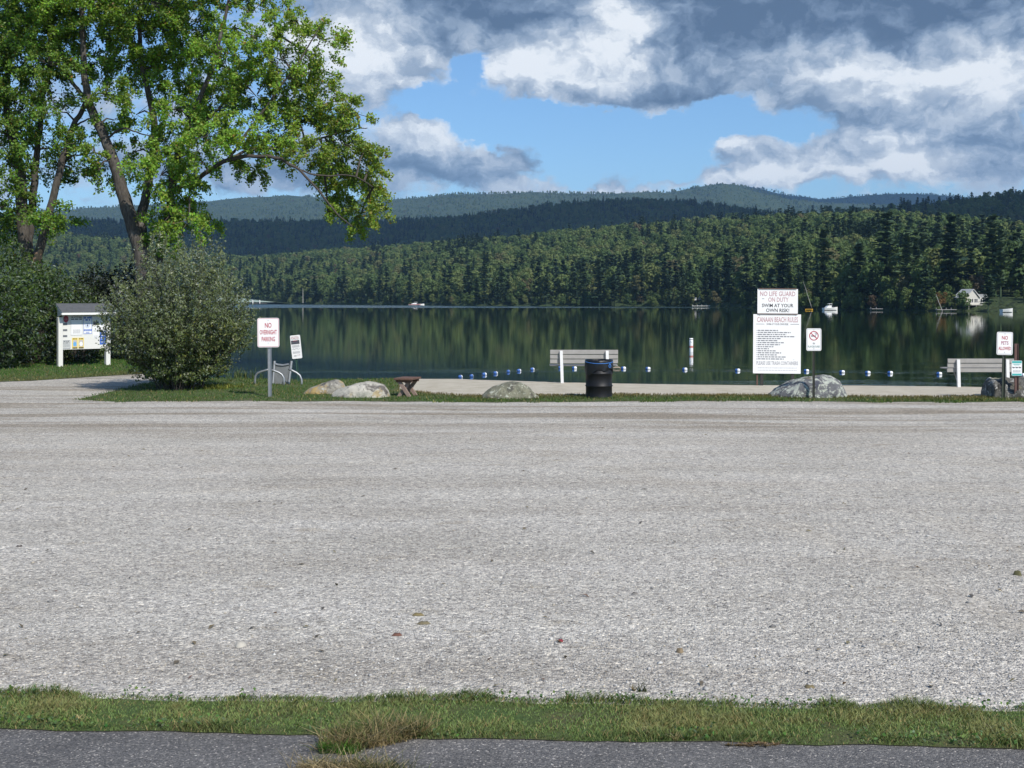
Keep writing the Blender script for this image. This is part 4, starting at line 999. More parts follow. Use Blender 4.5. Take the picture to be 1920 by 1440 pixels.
blades('verge_grass', X, Y, np.full(len(X), .004), Hb,   .0036 * g.uniform(.7, 1.5, len(X)), .8, np.clip(cg, .01, 1), g, 'short mown green grass verge between the road and the gravel', pdry=.13, bias=(.16, 0))
# broad weeds in the verge edges
n_ = 2600; X = g.uniform(-4.4, 4.4, n_); side = g.uniform(0, 1, n_) < .55
rf_ = np.interp(X, grid, road_far(grid)); vf_ = np.interp(X, grid, verge_far(grid))
Y = np.where(side, rf_ + np.abs(g.normal(.03, .06, n_)), vf_ - np.abs(g.normal(.0, .05, n_)))
nn_ = nz2(X, Y, 1.3, 9.0); kk = nn_ > .0; X, Y = X[kk], Y[kk]
P_ = np.stack([X, Y, g.uniform(.015, .06, len(X))], 1)
L_ = g.uniform(.012, .028, len(X))
v_, f_, c_ = leaf_field(P_, np.array([0, -.2, .8]), L_, L_ * .7, vary((.085, .15, .04), len(X), g), g, .6)
tag(mesh_np('verge_weeds', v_, f_, M_grass, None, c_), 'broad leaved clover and weeds along the verge edges', 'weeds', None, 'stuff')
# weed tuft breaking through the road crack
def tuft(name, cx, cy, rx, ry, n_, h0, h1, base, label, pdry, dry, g, lean=.9, wd=.006, rot=0.0):
    """clumped tuft: several crowns, blades leaning outwards from each"""
    nc = max(3, int(n_ / 55)); ca = g.uniform(0, 6.28, nc); cr_ = np.sqrt(g.uniform(0, 1, nc))
    ux, uy = np.cos(ca) * cr_ * rx, np.sin(ca) * cr_ * ry
    w_ = g.integers(0, nc, n_); dx = ux[w_] + g.normal(0, rx * .10, n_); dy = uy[w_] + g.normal(0, ry * .14, n_)
    X = cx + dx * math.cos(rot) - dy * math.sin(rot); Y = cy + dx * math.sin(rot) + dy * math.cos(rot)
    dryc = g.uniform(0, 1, nc) < pdry
    bs = np.where(dryc[w_][:, None], np.array(dry)[None, :] * g.uniform(.5, 1.25, (n_, 1)), np.array(base)[None, :] * g.uniform(.6, 1.3, (n_, 1)))
    hh = h0 + (h1 - h0) * g.uniform(0, 1, n_) ** 2.2
    return blades(name, X, Y, np.zeros(n_) + .003, hh, wd * g.uniform(.5, 1.3, n_), g.uniform(.15, 1.5, n_) * lean, bs, g, label, pdry=.12, dry=dry)
gp = lambda px, py: (lambda Y_: ((px - 960) / F * Y_, Y_))(F * CAMH / (py - HZ))
cx, cy = gp(700, 1388)
t1 = tuft('crack_weeds', cx, cy, .30, .10, 3800, .02, .12, (.085, .105, .035), 'sprawling tuft of dry and green grass growing through the road edge', .5, (.30, .235, .12), g, 1.3, .0042, rot=.45)
cx, cy = gp(640, 1412); tuft('crack_grass', cx, cy, .10, .03, 800, .02, .075, (.06, .16, .02), 'bright green grass clump in the middle of the dry weeds', .03, (.3, .25, .12), g, .7, .004)
cx, cy = gp(640, 1448); tuft('crack_weeds', cx, cy, .30, .06, 1900, .02, .10, (.09, .105, .04), 'straw coloured weed tuft at the lower picture edge on the asphalt', .55, (.34, .27, .15), g, 1.3, .0035)
cx, cy = gp(108, 1352); tuft('edge_weeds', cx, cy, .13, .02, 260, .012, .04, (.07, .12, .03), 'small green weeds spilling onto the asphalt at the left', .15, (.3, .25, .12), g, .9)
cx, cy = gp(1270, 1388); tuft('edge_weeds', cx, cy, .09, .03, 260, .015, .05, (.07, .11, .03), 'small green weeds spilling onto the asphalt right of the tuft', .2, (.3, .25, .12), g, .9)
cx, cy = gp(1400, 1398); tuft('dry_clippings', cx, cy, .14, .02, 500, .004, .015, (.16, .12, .06), 'brown dry grass clippings lying on the asphalt edge', .5, (.22, .15, .08), g, 2.2)
cx, cy = gp(1204, 1296); tuft('gravel_weed', cx, cy, .06, .03, 46, .02, .075, (.07, .09, .035), 'single small weed with an upright stalk growing in the gravel', .2, (.2, .16, .08), g, .8)
# far turf: strip along the beach, patch round the bush and boulders, mound under the notice board
def scatter(n_, x0, x1, lo, hi, g):
    X = g.uniform(x0, x1, n_); gx = np.arange(x0, x1 + .1, .1); A = np.interp(X, gx, lo(gx)); B = np.interp(X, gx, hi(gx))
    return X, A + (B - A) * g.uniform(0, 1, n_)
strip_hi = lambda x: np.where(x < -2.9, crest(x) + .4, sand_lo(x) + .25)
X, Y = scatter(62000, -9.7, 13.5, lambda x: lot_far(x) - .22, strip_hi, g)
nz = nz2(X, Y, .8, 21.0); kk = g.uniform(0, 1, len(X)) < np.clip(.6 + nz * .8 + .3 * (X < -3), .12, 1); kk &= ~((Y < lot_far(np.zeros(1))[0] + .1) & (nz < .05))
X, Y, nz = X[kk], Y[kk], nz[kk]
dryk = np.clip((Y - np.interp(X, np.arange(-10, 14, .1), sand_lo(np.arange(-10, 14, .1))) + 1.2) / 1.2, 0, 1) * (X > -2.9)
cg = np.array([.062, .115, .028])[None, :] * (1 - dryk[:, None]) + np.array([.12, .105, .045])[None, :] * dryk[:, None] + np.array([.03, .01, .0]) * np.clip(nz, 0, 1)[:, None]
blades('lawn_grass', X, Y, zg(X, Y), .055 * g.uniform(.5, 1.3, len(X)), .012 * g.uniform(.7, 1.4, len(X)), .5, cg, g, 'patchy green grass strip between gravel and beach', pdry=.10)
X, Y = scatter(34000, -22, -9.5, gd_hi, lambda x: np.maximum(np.minimum(crest(x) + .5, 44), gd_hi(x) + .1), g)
nz = nz2(X, Y, .6, 31.0)
fr_ = np.clip((Y - np.interp(X, np.arange(-23, -9, .1), gd_hi(np.arange(-23, -9, .1)))) / 3.0, 0, 1)
cg = np.array([.115, .115, .045])[None, :] * (1 - fr_[:, None]) + np.array([.06, .125, .025])[None, :] * fr_[:, None]
blades('mound_grass', X, Y, zg(X, Y) + .01, .06 * g.uniform(.5, 1.3, len(X)), .016 * g.uniform(.7, 1.4, len(X)), .5, cg, g, 'green lawn rising to the foot of the notice board', pdry=.08)
# yellow weeds at the foot of the bush
cx, cy = gp(400, 729); tuft('yellow_weeds', cx, cy, .7, .5, 1500, .05, .16, (.13, .15, .03), 'yellowish low weeds at the right foot of the bush', .15, (.25, .24, .05), g, .6, .02)
for q, (px, py, n_) in enumerate(((455, 708, 60), (440, 700, 50), (474, 704, 40))):
    p_ = at(px, py + 10, 32.8); tuft('shore_reeds', p_.x, p_.y, .35, .2, n_, .15, .42, (.08, .12, .05), ['tall thin reeds at the water right of the bush', 'reeds in front of the water touching the bush', 'sparse reeds beside the curved handrail'][q], .2, (.2, .2, .08), g, .35, .02)

# ------------------------------------------------------------------ loose stones and litter on the lot
def stones(name, n_, smin, smax, label, g, ymax=22.0, pw=-2.0, flat=.62):
    y0, y1 = 6.45, ymax
    uu = g.uniform(0, 1, n_); Y = 1 / (1 / y0 - uu * (1 / y0 - 1 / y1)); X = g.uniform(-.50, .50, n_) * Y
    ok = Y > np.interp(X, grid, verge_far(grid)) + .0; X, Y = X[ok], Y[ok]; n_ = len(X)
    base = np.array([(1, 0, 0), (.31, .95, 0), (-.81, .59, 0), (-.81, -.59, 0), (.31, -.95, 0), (0.1, 0.05, 1), (0, 0, -.7)])
    fs = np.array([(0, 1, 5), (1, 2, 5), (2, 3, 5), (3, 4, 5), (4, 0, 5), (1, 0, 6), (2, 1, 6), (3, 2, 6), (4, 3, 6), (0, 4, 6)])
    s_ = smin * (smax / smin) ** (g.uniform(0, 1, n_) ** 2.2)
    v_ = base[None, :, :] * (1 + g.normal(0, .22, (n_, 7, 1))) * s_[:, None, None] * .5
    v_[:, :, 2] *= flat; v_[:, :, 0] *= g.uniform(.8, 1.5, (n_, 1)); a = g.uniform(0, 6.28, n_)
    xx = v_[:, :, 0] * np.cos(a)[:, None] - v_[:, :, 1] * np.sin(a)[:, None]; yy = v_[:, :, 0] * np.sin(a)[:, None] + v_[:, :, 1] * np.cos(a)[:, None]
    v_ = np.stack([xx + X[:, None], yy + Y[:, None], v_[:, :, 2] + (zg(X, Y) + .002 + s_ * .10)[:, None]], -1).reshape(-1, 3)
    pal = np.array([(.37, .355, .335), (.31, .295, .275), (.43, .415, .385), (.50, .475, .435), (.235, .225, .21), (.40, .35, .275), (.58, .56, .52), (.17, .163, .152)])
    cl = pal[g.choice(8, n_, p=[.28, .22, .18, .08, .10, .06, .04, .04])] * g.uniform(.8, 1.2, (n_, 1))
    f_ = (fs[None, :, :] + (np.arange(n_) * 7)[:, None, None]).reshape(-1, 3)
    o = mesh_np(name, v_, f_, M_stone, None, np.repeat(cl, 7, 0)); return tag(o, label, 'gravel', None, 'stuff')
M_stone = bpy.data.materials.new('loose_stone'); M_stone.use_nodes = True
t = NT(M_stone.node_tree); a_ = t.new('ShaderNodeAttribute'); a_.attribute_name = 'Col'
t.put(t.n['Principled BSDF'].inputs['Base Color'], a_.outputs['Color']); t.n['Principled BSDF'].inputs['Roughness'].default_value = .9
g = np.random.default_rng(81)
stones('loose_gravel', 52000, .006, .021, 'loose grey crushed stone spread over the lot', g)
stones('larger_pebbles', 260, .022, .045, 'scattered larger pebbles on the gravel lot', g, 14.0)
n_ = 150; uu = g.uniform(0, 1, n_); Y = 1 / (1 / 6.5 - uu * (1 / 6.5 - 1 / 20)); X = g.uniform(-.48, .48, n_) * Y
pal = np.array([(.19, .15, .085), (.13, .105, .07), (.21, .18, .095), (.20, .12, .08), (.09, .08, .07)])
Ls = g.uniform(.02, .07, n_)
v_, f_, c_ = leaf_field(np.stack([X, Y, zg(X, Y) + .014], 1), np.array([0, 0, 2.0]), Ls, Ls * .5, pal[g.integers(0, 5, n_)], g, .5)
tag(mesh_np('leaf_litter', v_, f_, M_grass, None, c_), 'small fallen brown leaves scattered on the gravel', 'leaves', None, 'stuff')
for k, (px, py, L_, W_, cc, lb, nm, ct) in enumerate((
        (1908, 1079, .055, .034, (.09, .085, .035), 'brown green mossy clod at the right picture edge on gravel', 'moss_clod', 'clod'),
        (1051, 1204, .030, .014, (.20, .02, .03), 'dark red scrap lying on the gravel below the centre', 'red_scrap', 'litter'),
        (783, 1154, .070, .030, (.17, .135, .06), 'curled tan leaf on gravel left of centre', 'fallen_leaf', 'leaf'),
        (795, 1170, .075, .028, (.15, .125, .07), 'second tan leaf just below the curled one', 'fallen_leaf', 'leaf'),
        (745, 1192, .060, .022, (.13, .06, .04), 'reddish brown leaf below the two tan leaves', 'fallen_leaf', 'leaf'),
        (36, 1026, .05, .02, (.05, .04, .035), 'dark curled leaf on the gravel at the left', 'fallen_leaf', 'leaf'),
        (1275, 1224, .04, .02, (.20, .15, .09), 'pale brown flat stone on the lower gravel', 'flat_stone', 'stone'),
        (1518, 1290, .05, .018, (.15, .12, .06), 'brown leaf on the gravel just above the verge', 'fallen_leaf', 'leaf'),
        (450, 1212, .06, .045, (.42, .39, .33), 'pale cream stone on the gravel at lower left', 'pale_stone', 'stone'))):
    x_, y_ = gp(px, py); mb = MB(); m_ = 9; pr_ = []
    for j in range(m_):
        a = 2 * math.pi * j / m_; r_ = 1 + .2 * math.sin(3 * a + k) + g.uniform(-.1, .1); pr_.append((math.cos(a) * L_ * .6 * r_, math.sin(a) * W_ * 1.0 * r_))
    hh = .030 if 'clod' in nm else (.012 if 'stone' not in nm else .022)
    vs_ = [(x, y, 0) for x, y in pr_] + [(x * .62, y * .6, hh * (1 + .25 * math.sin(i_ * 2.1))) for i_, (x, y) in enumerate(pr_)] + [(0, 0, hh * (.75 if 'leaf' in nm else 1.15))]
    fs = [(i_, (i_ + 1) % m_, m_ + (i_ + 1) % m_, m_ + i_) for i_ in range(m_)] + [(m_ + i_, m_ + (i_ + 1) % m_, 2 * m_) for i_ in range(m_)]
    o = mb.add(vs_, fs).build(nm, mat('litter_%d' % k, cc, .9, var=.3, vscale=40), smooth=True); o.location = (x_, y_, .004); o.rotation_euler = (0, 0, g.uniform(-.4, .4)); tag(o, lb, ct)

# ------------------------------------------------------------------ boulders
def rock_mat(name, base, patches, speck=None, sc_=3.0):
    m_ = bpy.data.materials.new(name); m_.use_nodes = True
    t = NT(m_.node_tree); b = t.n['Principled BSDF']; p = t.new('ShaderNodeTexCoord').outputs['Object']
    c = t.ramp(t.noise(p, sc_ * 1.2, 7, .68), [(.3, base[0]), (.55, base[1]), (.75, base[2])])
    for k, (cc, s_, lo, off) in enumerate(patches):
        q = t.v('ADD', p, (off, off * .7, off * 1.3))
        c = t.mix(t.sstep(t.noise(q, s_, 7, .66, .4), lo, lo + .09), c, cc)
    if speck:
        vv = t.noise(p, speck[1], 5, .72, .6); c = t.mix(t.sstep(vv, speck[2], speck[2] + .07), c, speck[0])
    t.put(b.inputs['Base Color'], c); b.inputs['Roughness'].default_value = .93; b.inputs['Specular IOR Level'].default_value = .2
    h = t.m('ADD', t.noise(p, 6, 8, .7), t.m('MULTIPLY', t.noise(p, 30, 5, .7), .35))
    t.put(b.inputs['Normal'], t.bump(h, 1.0, .08)); return m_
def boulder(label, outline, Y_, depth, mt, seed, ysink=0.0, nx=56, nt=40, facet=.06):
    """rock grown from its outline: every cross-section is a bulging half round with its own depth"""
    pts = [at(px, py, Y_) for px, py in outline]; xs = [q.x for q in pts]; zs = [q.z for q in pts]
    x0, x1 = xs[0], xs[-1]; xc = (x0 + x1) / 2; vs_ = []; fs = []
    for i_ in range(nx):
        s_ = i_ / (nx - 1); x = xc + (x1 - x0) / 2 * math.sin((s_ - .5) * math.pi)
        h_ = max(np.interp(x, xs, zs), .0) + .0; q = abs(2 * (x - xc) / (x1 - x0)); dd = depth * max(1 - q ** 2.4, 0.0) ** .5
        for j in range(nt):
            th = math.pi * j / (nt - 1); cy_ = -math.cos(th); cz_ = math.sin(th)
            y = math.copysign(abs(cy_) ** .75, cy_) * dd; z = cz_ ** .62 * h_ - .06
            P_ = Vector((x - xc, y, z)); nv = Vector((0, cy_, cz_))
            dsp = facet * (mnoise.fractal(P_ * 2.1 + Vector((seed, 0, 0)), .9, 2.0, 5)) + facet * .7 * (mnoise.noise(P_ * 5.0 + Vector((0, seed, 0))))
            edge_ = min(1, (1 - q) * 6)
            P_ += nv * dsp * edge_ * (0.35 + .65 * abs(cy_)); vs_.append(P_)
    for i_ in range(nx - 1):
        for j in range(nt - 1):
            a = i_ * nt + j; fs.append((a, a + 1, a + nt + 1, a + nt))
    o = MB().add(vs_, fs).build('boulder', mt, smooth=True); o.location = (xc, Y_, float(zg(xc, Y_)) - ysink)
    return tag(o, label, 'boulder', 'boulders along the beach edge')
R_lich = rock_mat('lichen_rock', ((.10, .10, .105), (.17, .17, .175), (.25, .25, .25)), [((.26, .20, .085), 2.2, .56, 3.0), ((.075, .08, .10), 2.0, .54, 8.0)], ((.46, .48, .41), 7.0, .485))
R_white = rock_mat('pale_rock', ((.42, .39, .32), (.52, .49, .42), (.60, .57, .50)), [((.15, .135, .12), 1.5, .50, 1.0), ((.42, .33, .19), 2.6, .56, 7.0)], ((.13, .12, .11), 10.0, .57))
R_tan = rock_mat('tan_rock', ((.24, .225, .195), (.33, .31, .26), (.44, .41, .34)), [((.42, .30, .13), 1.8, .51, 4.0), ((.13, .12, .11), 2.4, .54, 9.0)], ((.5, .48, .42), 9.0, .57))
R_green = rock_mat('mossy_rock', ((.15, .145, .105), (.23, .225, .16), (.33, .32, .24)), [((.36, .22, .15), 1.7, .56, 2.5), ((.11, .105, .085), 3.2, .53, 5.0)], ((.46, .47, .38), 9.0, .54))
R_grey = rock_mat('grey_rock', ((.07, .066, .058), (.15, .145, .13), (.27, .265, .24)), [((.30, .28, .18), 2.4, .54, 6.0), ((.045, .043, .04), 2.0, .53, 2.0)], ((.48, .47, .44), 7.0, .55))
boulder('long low tan boulder lying behind the white one', [(558, 742), (566, 733), (580, 724), (600, 716), (620, 708.5), (632, 707), (643, 712), (650, 724), (656, 742)], 27.7, .42, R_tan, 3)
boulder('whitish boulder with dark patches left of the small wooden stool', [(620, 743), (624, 731), (632, 724), (650, 719), (672, 714), (690, 710), (705, 712), (720, 717), (728, 727), (733, 744)], 26.75, .5, R_white, 9)
boulder('rounded greenish boulder on sand left of the black trash drum', [(896, 747), (906, 735), (920, 722), (940, 713), (960, 709.5), (976, 711), (990, 719), (1002, 731), (1010, 736), (1016, 747)], 26.5, .5, R_green, 14)
boulder('largest grey lichen covered boulder behind the no smoking sign', [(1438, 749), (1444, 733), (1458, 722), (1470, 717), (1490, 708), (1515, 700), (1535, 697), (1556, 698), (1570, 707), (1580, 722), (1586, 738), (1590, 749)], 26.9, .62, R_lich, 21)
boulder('dark grey boulder behind the no pets sign at the right edge', [(1843, 752), (1845, 728), (1849, 716), (1858, 709), (1872, 706), (1900, 705), (1925, 707), (1945, 710), (1958, 718), (1964, 735), (1966, 752)], 26.62, .58, R_grey, 33, facet=.16)

# ------------------------------------------------------------------ signs
M_sign = mat('white_sign_face', (.80, .79, .77), .45, var=.03, vscale=3)
M_signback = mat('bare_aluminium', (.45, .46, .47), .4, .8, var=.1)
M_galv = mat('galvanised_steel', (.34, .35, .36), .5, .7, var=.15, vscale=9)
M_greenpost = mat('dark_green_post', (.035, .045, .03), .6, var=.2)
M_rust = mat('rusty_brown_post', (.11, .06, .05), .8, var=.3, vscale=9)
M_ink_red = mat('red_print', (.40, .012, .035), .5, var=.04)
M_ink_black = mat('black_print', (.022, .024, .035), .5, var=.04)
M_ink_grey = mat('grey_print', (.20, .20, .22), .6, var=.04)
M_ink_pink = mat('faded_red_print', (.50, .31, .32), .6, var=.05)
M_teal = mat('teal_print', (.06, .38, .36), .5, var=.06)
M_blue = mat('blue_print', (.03, .12, .48), .5, var=.06)
def u_post(root, h_, mt, wd=.065, x=0.0, name='post', y=.035):
    mb = MB(); mb.box((x, y, h_ / 2 - .15), (wd, .006, h_ + .3)); mb.box((x - wd / 2, y - .014, h_ / 2 - .15), (.006, .03, h_ + .3)); mb.box((x + wd / 2, y - .014, h_ / 2 - .15), (.006, .03, h_ + .3))
    return mb.build(name, mt, root)
def sign_root(name, px, py_base, Y_, label, tilt=0.0, yaw=0.0):
    b0 = at(px, py_base, Y_); r = empty(name, (b0.x, Y_, float(zg(b0.x, Y_))), 0, label, 'sign'); r.rotation_euler = (0, R(tilt), R(yaw)); return r
def plate(root, cx, cz, wd, ht, r, mt=M_sign, name='sign_panel', border=None, inset=.012, bt=.008):
    o = MB().prism([(x + cx, z + cz) for x, z in rrect(wd, ht, r)], -.002, .002).build(name, mt, root)
    if border:
        mb = MB(); ring_frame(mb, wd - 2 * inset, ht - 2 * inset, max(r - inset, .01), bt, -.0042, -.0026); bo = mb.build('border', border, o); bo.location = (cx, 0, cz)
    return o
def bolts(par, pts):
    for x, z in pts: MB().tube([(x, -.010, z), (x, -.001, z)], .009, 8).build('bolt', M_signback, par)
TY = -.0042
# no overnight parking
S = F / 26.4
r = sign_root('parking_sign', 506, 740, 26.4, 'white sign with red words NO OVERNIGHT PARKING on steel post', -.6)
cz = float((743 - 622) / S); W_, H_ = 41 / S, 55 / S
pl = plate(r, -.02, cz, W_, H_, .045, border=M_ink_red, bt=.007)
text('NO', .15, .115, (-.02, TY, cz + .165), M_ink_red, pl); text('OVERNIGHT', .385, .105, (-.02, TY, cz + .01), M_ink_red, pl); text('PARKING', .30, .105, (-.02, TY, cz - .145), M_ink_red, pl)
bolts(pl, ((-.02, cz + .275), (-.02, cz - .235))); u_post(r, cz + .2, M_galv, .075)
# tilted information sign
S = F / 31.6
r = sign_root('lake_notice_sign', 560, 711, 31.6, 'narrow tilted white notice with a black block on a green post', -6.0)
cz = (713 - 647.5) / S; W_, H_ = 19 / S, 44 / S
pl = plate(r, .03, cz, W_, H_, .03)
word_bars([(-.08, .12, cz + .27, .018), (-.09, .13, cz + .235, .022)], TY, M_ink_pink, pl, seed=2); word_bars([(-.09, .13, cz + .20, .012)], TY, M_ink_grey, pl, seed=3)
mb = MB(); rect(mb, .02, cz + .125, .225, .10, -.0035, .001); bk = mb.build('black_block', M_ink_black, pl)
word_bars([(-.03, .07, cz + .165, .016)], -.006, M_ink_red, pl, 'block_heading', 4); word_bars([(-.08, .12, cz + .14 - .02 * k, .008) for k in range(3)], -.006, M_ink_grey, pl, 'block_print', 5)
word_bars([(-.07, .12, cz + .04 - .022 * k, .010) for k in range(3)] + [(-.07, .12, cz - .13 - .02 * k, .009) for k in range(3)] + [(-.05, .02, cz - .24, .02)], TY, M_ink_grey, pl, seed=6)
mb = MB()
for q in range(7): mb.tube([(-.075 + q * .03, TY, cz - .055 + .018 * math.sin(q * 2.1)), (-.055 + q * .03, TY, cz - .055 - .018 * math.sin(q * 1.7))], .004, 4)
mb.build('sketch_print', M_ink_black, pl); word_bars([(.04, .12, cz - .225, .016)], TY, M_ink_pink, pl, seed=8)
u_post(r, cz + .1, mat('green_post', (.03, .08, .06), .6), .05)
# rules board: two panels on two posts
Y_ = 30.2; S = F / Y_
r = sign_root('beach_rules_board', 1457, 720, Y_, 'large white beach rules board of two stacked panels on dark posts', .4, -3)
gz = lambda py: (722 - py) / S
cz = gz(564); pl = plate(r, 0, cz, 75 / S, 46 / S, .006, name='upper_panel')
fmb = MB(); fmb.box((.0, .0, cz + 23.6 / S), (70 / S, .05, .02)); fmb.box((.0, .0, cz - 23.8 / S), (74 / S, .05, .02)); fmb.build('panel_edge', M_brownwood, r)
text('NO LIFE GUARD', .90, .125, (0.0, TY, gz(550)), M_ink_pink, pl); text('ON DUTY', .52, .12, (.02, TY, gz(561)), M_ink_pink, pl); text('-', .06, .014, (-.37, TY, gz(559.5)), M_ink_grey, pl)
text('SWIM AT YOUR', .80, .092, (0.0, TY, gz(572)), M_ink_black, pl, bold=.012); text('OWN RISK!', .59, .092, (.0, TY, gz(581)), M_ink_black, pl, bold=.012)
cz2 = gz(644); pl2 = plate(r, -.01, cz2, 88.5 / S, 111 / S, .006, name='lower_panel')
text('CANAAN BEACH RULES', 1.04, .135, (0.0, TY, gz(598.5)), M_ink_pink, pl2); text('SWIM AT YOUR OWN RISK', .56, .05, (.0, TY, gz(607)), M_ink_grey, pl2, bold=.01)
mb = MB(); rect(mb, -.44, gz(607), .21, .012, -.0035, .001); rect(mb, .44, gz(607), .22, .012, -.0035, .001); mb.build('rule_line', M_ink_grey, pl2)
lens = [.54, .88, .76, 1.0, .62, .54, .71, .60, .42, .30, .48, .63, .52, .77, .70]
word_bars([(-.50, -.50 + .95 * l, gz(618.8 + 3.82 * k), .026) for k, l in enumerate(lens)], TY, M_ink_grey, pl2, 'rule_text', 11)
word_bars([(-.53, -.515, gz(618.8 + 3.82 * k), .02) for k in range(15)], TY, M_ink_grey, pl2, 'rule_number', 12)
text('PLEASE USE TRASH CONTAINERS', 1.06, .095, (0.0, TY, gz(680)), mat('pale_print', (.36, .35, .37), .6, var=.04), pl2)
word_bars([(-.5, .5, gz(689), .018), (-.5, .5, gz(693.5), .018)], TY, mat('faint_print', (.52, .51, .53), .6, var=.03), pl2, seed=13)
bolts(pl2, ((-.46, gz(590.5)), (.46, gz(590.5)), (-.52, gz(673)), (.42, gz(673))))
for x_ in (-.385, .40): MB().box((x_, .05, gz(545) / 2 - .2), (.075, .06, gz(545) + .5)).build('post', mat('dark_post', (.03, .028, .025), .8, var=.2), r)
MB().box((-.50, .06, .25), (.035, .03, 1.1)).build('brace', M_brownwood, r)
# no smoking
Y_ = 26.15; S = F / Y_
r = sign_root('no_smoking_sign', 1526, 747, Y_, 'white no smoking sign with red slashed circle on thin dark post')
cz = (747 - 636) / S; pl = plate(r, 0, cz, 28 / S, 42 / S, .035, border=M_ink_grey, inset=.014, bt=.006)
mb = MB(); vs_ = []; n = 40
for k in range(n):
    a = 2 * math.pi * k / n
    vs_ += [(.105 * math.cos(a), TY - .001, cz + .085 + .105 * math.sin(a)), (.087 * math.cos(a), TY - .001, cz + .085 + .087 * math.sin(a))]
mb.add(vs_, [(2 * k, 2 * k + 1, (2 * k + 3) % (2 * n), (2 * k + 2) % (2 * n)) for k in range(n)])
mb.box((0, TY - .0015, cz + .085), (.19, .001, .017), Matrix.Rotation(R(42), 3, 'Y')); mb.build('prohibition_circle', M_ink_red, pl)
mb = MB(); mb.box((-.012, TY - .0004, cz + .08), (.105, .0006, .02)); mb.build('cigarette', M_ink_black, pl)
mb = MB(); mb.tube([(.035, TY, cz + .10), (.045, TY, cz + .125), (.02, TY, cz + .145)], .004, 4); mb.tube([(.052, TY, cz + .10), (.062, TY, cz + .13), (.04, TY, cz + .155)], .004, 4); mb.build('smoke_lines', M_ink_grey, pl)
text('IN', .045, .042, (0, TY, cz - .085), mat('dark_grey_print', (.14, .16, .16), .6), pl); text('PLAYGROUND', .265, .045, (0, TY, cz - .155), mat('green_grey_print', (.16, .24, .22), .6), pl)
bolts(pl, ((0, cz + .215), (0, cz - .20))); u_post(r, cz, mat('olive_post', (.06, .06, .045), .7, var=.2), .042)
# no pets
Y_ = 25.95; S = F / Y_
r = sign_root('no_pets_sign', 1881.5, 749, Y_, 'white sign with red words NO PETS ALLOWED on leaning dark post', 1.3)
cz = (749 - 644.5) / S; pl = plate(r, 0, cz, 30 / S, 43 / S, .035, border=M_ink_black, inset=.016, bt=.006)
text('NO', .135, .085, (0, TY, cz + .125), M_ink_red, pl); text('PETS', .165, .08, (0, TY, cz + .01), mat('mauve_print', (.34, .10, .16), .6), pl); text('ALLOWED', .275, .078, (0, TY, cz - .11), M_ink_red, pl)
bolts(pl, ((0, cz + .21), (0, cz - .195))); u_post(r, cz, M_greenpost, .062)
# teal sign on its rusty post
Y_ = 26.05; S = F / Y_
r = sign_root('teal_notice_sign', 1906.5, 749, Y_, 'small white and teal bird notice on a rusty brown post', .0)
cz = (749 - 692) / S; pl = plate(r, 0, cz, 19.5 / S, 28.5 / S, .02, M_sign)
for zz, hh in ((cz + .137, .05), (cz - .14, .045)):
    mb = MB(); rect(mb, 0, zz, 18 / S, hh, -.0035, .001); mb.build('teal_band', M_teal, pl)
word_bars([(-.09, .09, cz + .09, .012), (-.06, .06, cz + .072, .01)], TY, M_teal, pl, seed=21); word_bars([(-.085, .085, cz - .05 - .018 * k, .007) for k in range(3)], TY, M_ink_grey, pl, seed=22)
for q, x_ in enumerate((-.07, .0, .07)):
    bd = [(x_ - .028, cz + .012), (x_ - .010, cz + .002), (x_ + .015, cz + .004), (x_ + .028, cz + .02), (x_ + .012, cz + .028), (x_ - .008, cz + .022), (x_ - .018, cz + .036), (x_ - .026, cz + .034)]
    MB().prism(bd, -.0046, -.0034).build('bird_print', M_ink_black, pl)
u_post(r, (749 - 646) / S, M_rust, .085)

# ------------------------------------------------------------------ notice board
Yk = 38.0; S = F / Yk
b0 = at(156, 692, Yk)
kz = float(zg(b0.x, Yk))
nb = empty('notice_board', (b0.x, Yk, kz), R(43), 'white roofed notice board with posters standing on the grass', 'notice board')
kx = lambda px: (px - 156) / S
kzz = lambda py: (692 - py) / S
M_board = mat('cream_paint', (.66, .65, .60), .6, var=.06, vscale=2)
for px in (112, 203): MB().box((kx(px), 0, kzz(600) / 2 - .15), (8.5 / S, 8.5 / S, kzz(600) + .3)).build('post', M_board, nb, bevel=.008)
pz0, pz1 = kzz(660), kzz(594)
pan = MB().box((kx(157.5), .0, (pz0 + pz1) / 2), (84 / S, .04, pz1 - pz0)).build('board_panel', M_board, nb)
# roof: two pitches of shingle courses over white fascia and gable
M_shing = mat('grey_shingles', (.085, .088, .095), .9, var=.3, vscale=8, bump=.5, bscale=30)
rx0, rx1 = kx(108), kx(212); ez, rz_ = kzz(592), kzz(576); yf, yb = -.34, .10
MB().box(((rx0 + rx1) / 2, yf, ez - .022), (rx1 - rx0, .03, .075)).build('fascia', M_white, nb)
gb = MB()
for xx in (rx0 + .03, rx1 - .06): gb.add([(xx, yf + .02, ez - .05), (xx, yb, ez - .12), (xx, yb, rz_ - .02), (xx + .03, yf + .02, ez - .05), (xx + .03, yb, ez - .12), (xx + .03, yb, rz_ - .02)], [(0, 1, 2), (3, 5, 4), (0, 3, 4, 1), (1, 4, 5, 2), (2, 5, 3, 0)])
gb.build('gable_end', M_board, nb)
rk = MB(); q = [Vector((rx0 - .012, yf, ez - .05)), Vector((rx0 - .012, yb, rz_ - .06)), Vector((rx0 - .012, yb, rz_ + .01)), Vector((rx0 - .012, yf, ez + .015))]
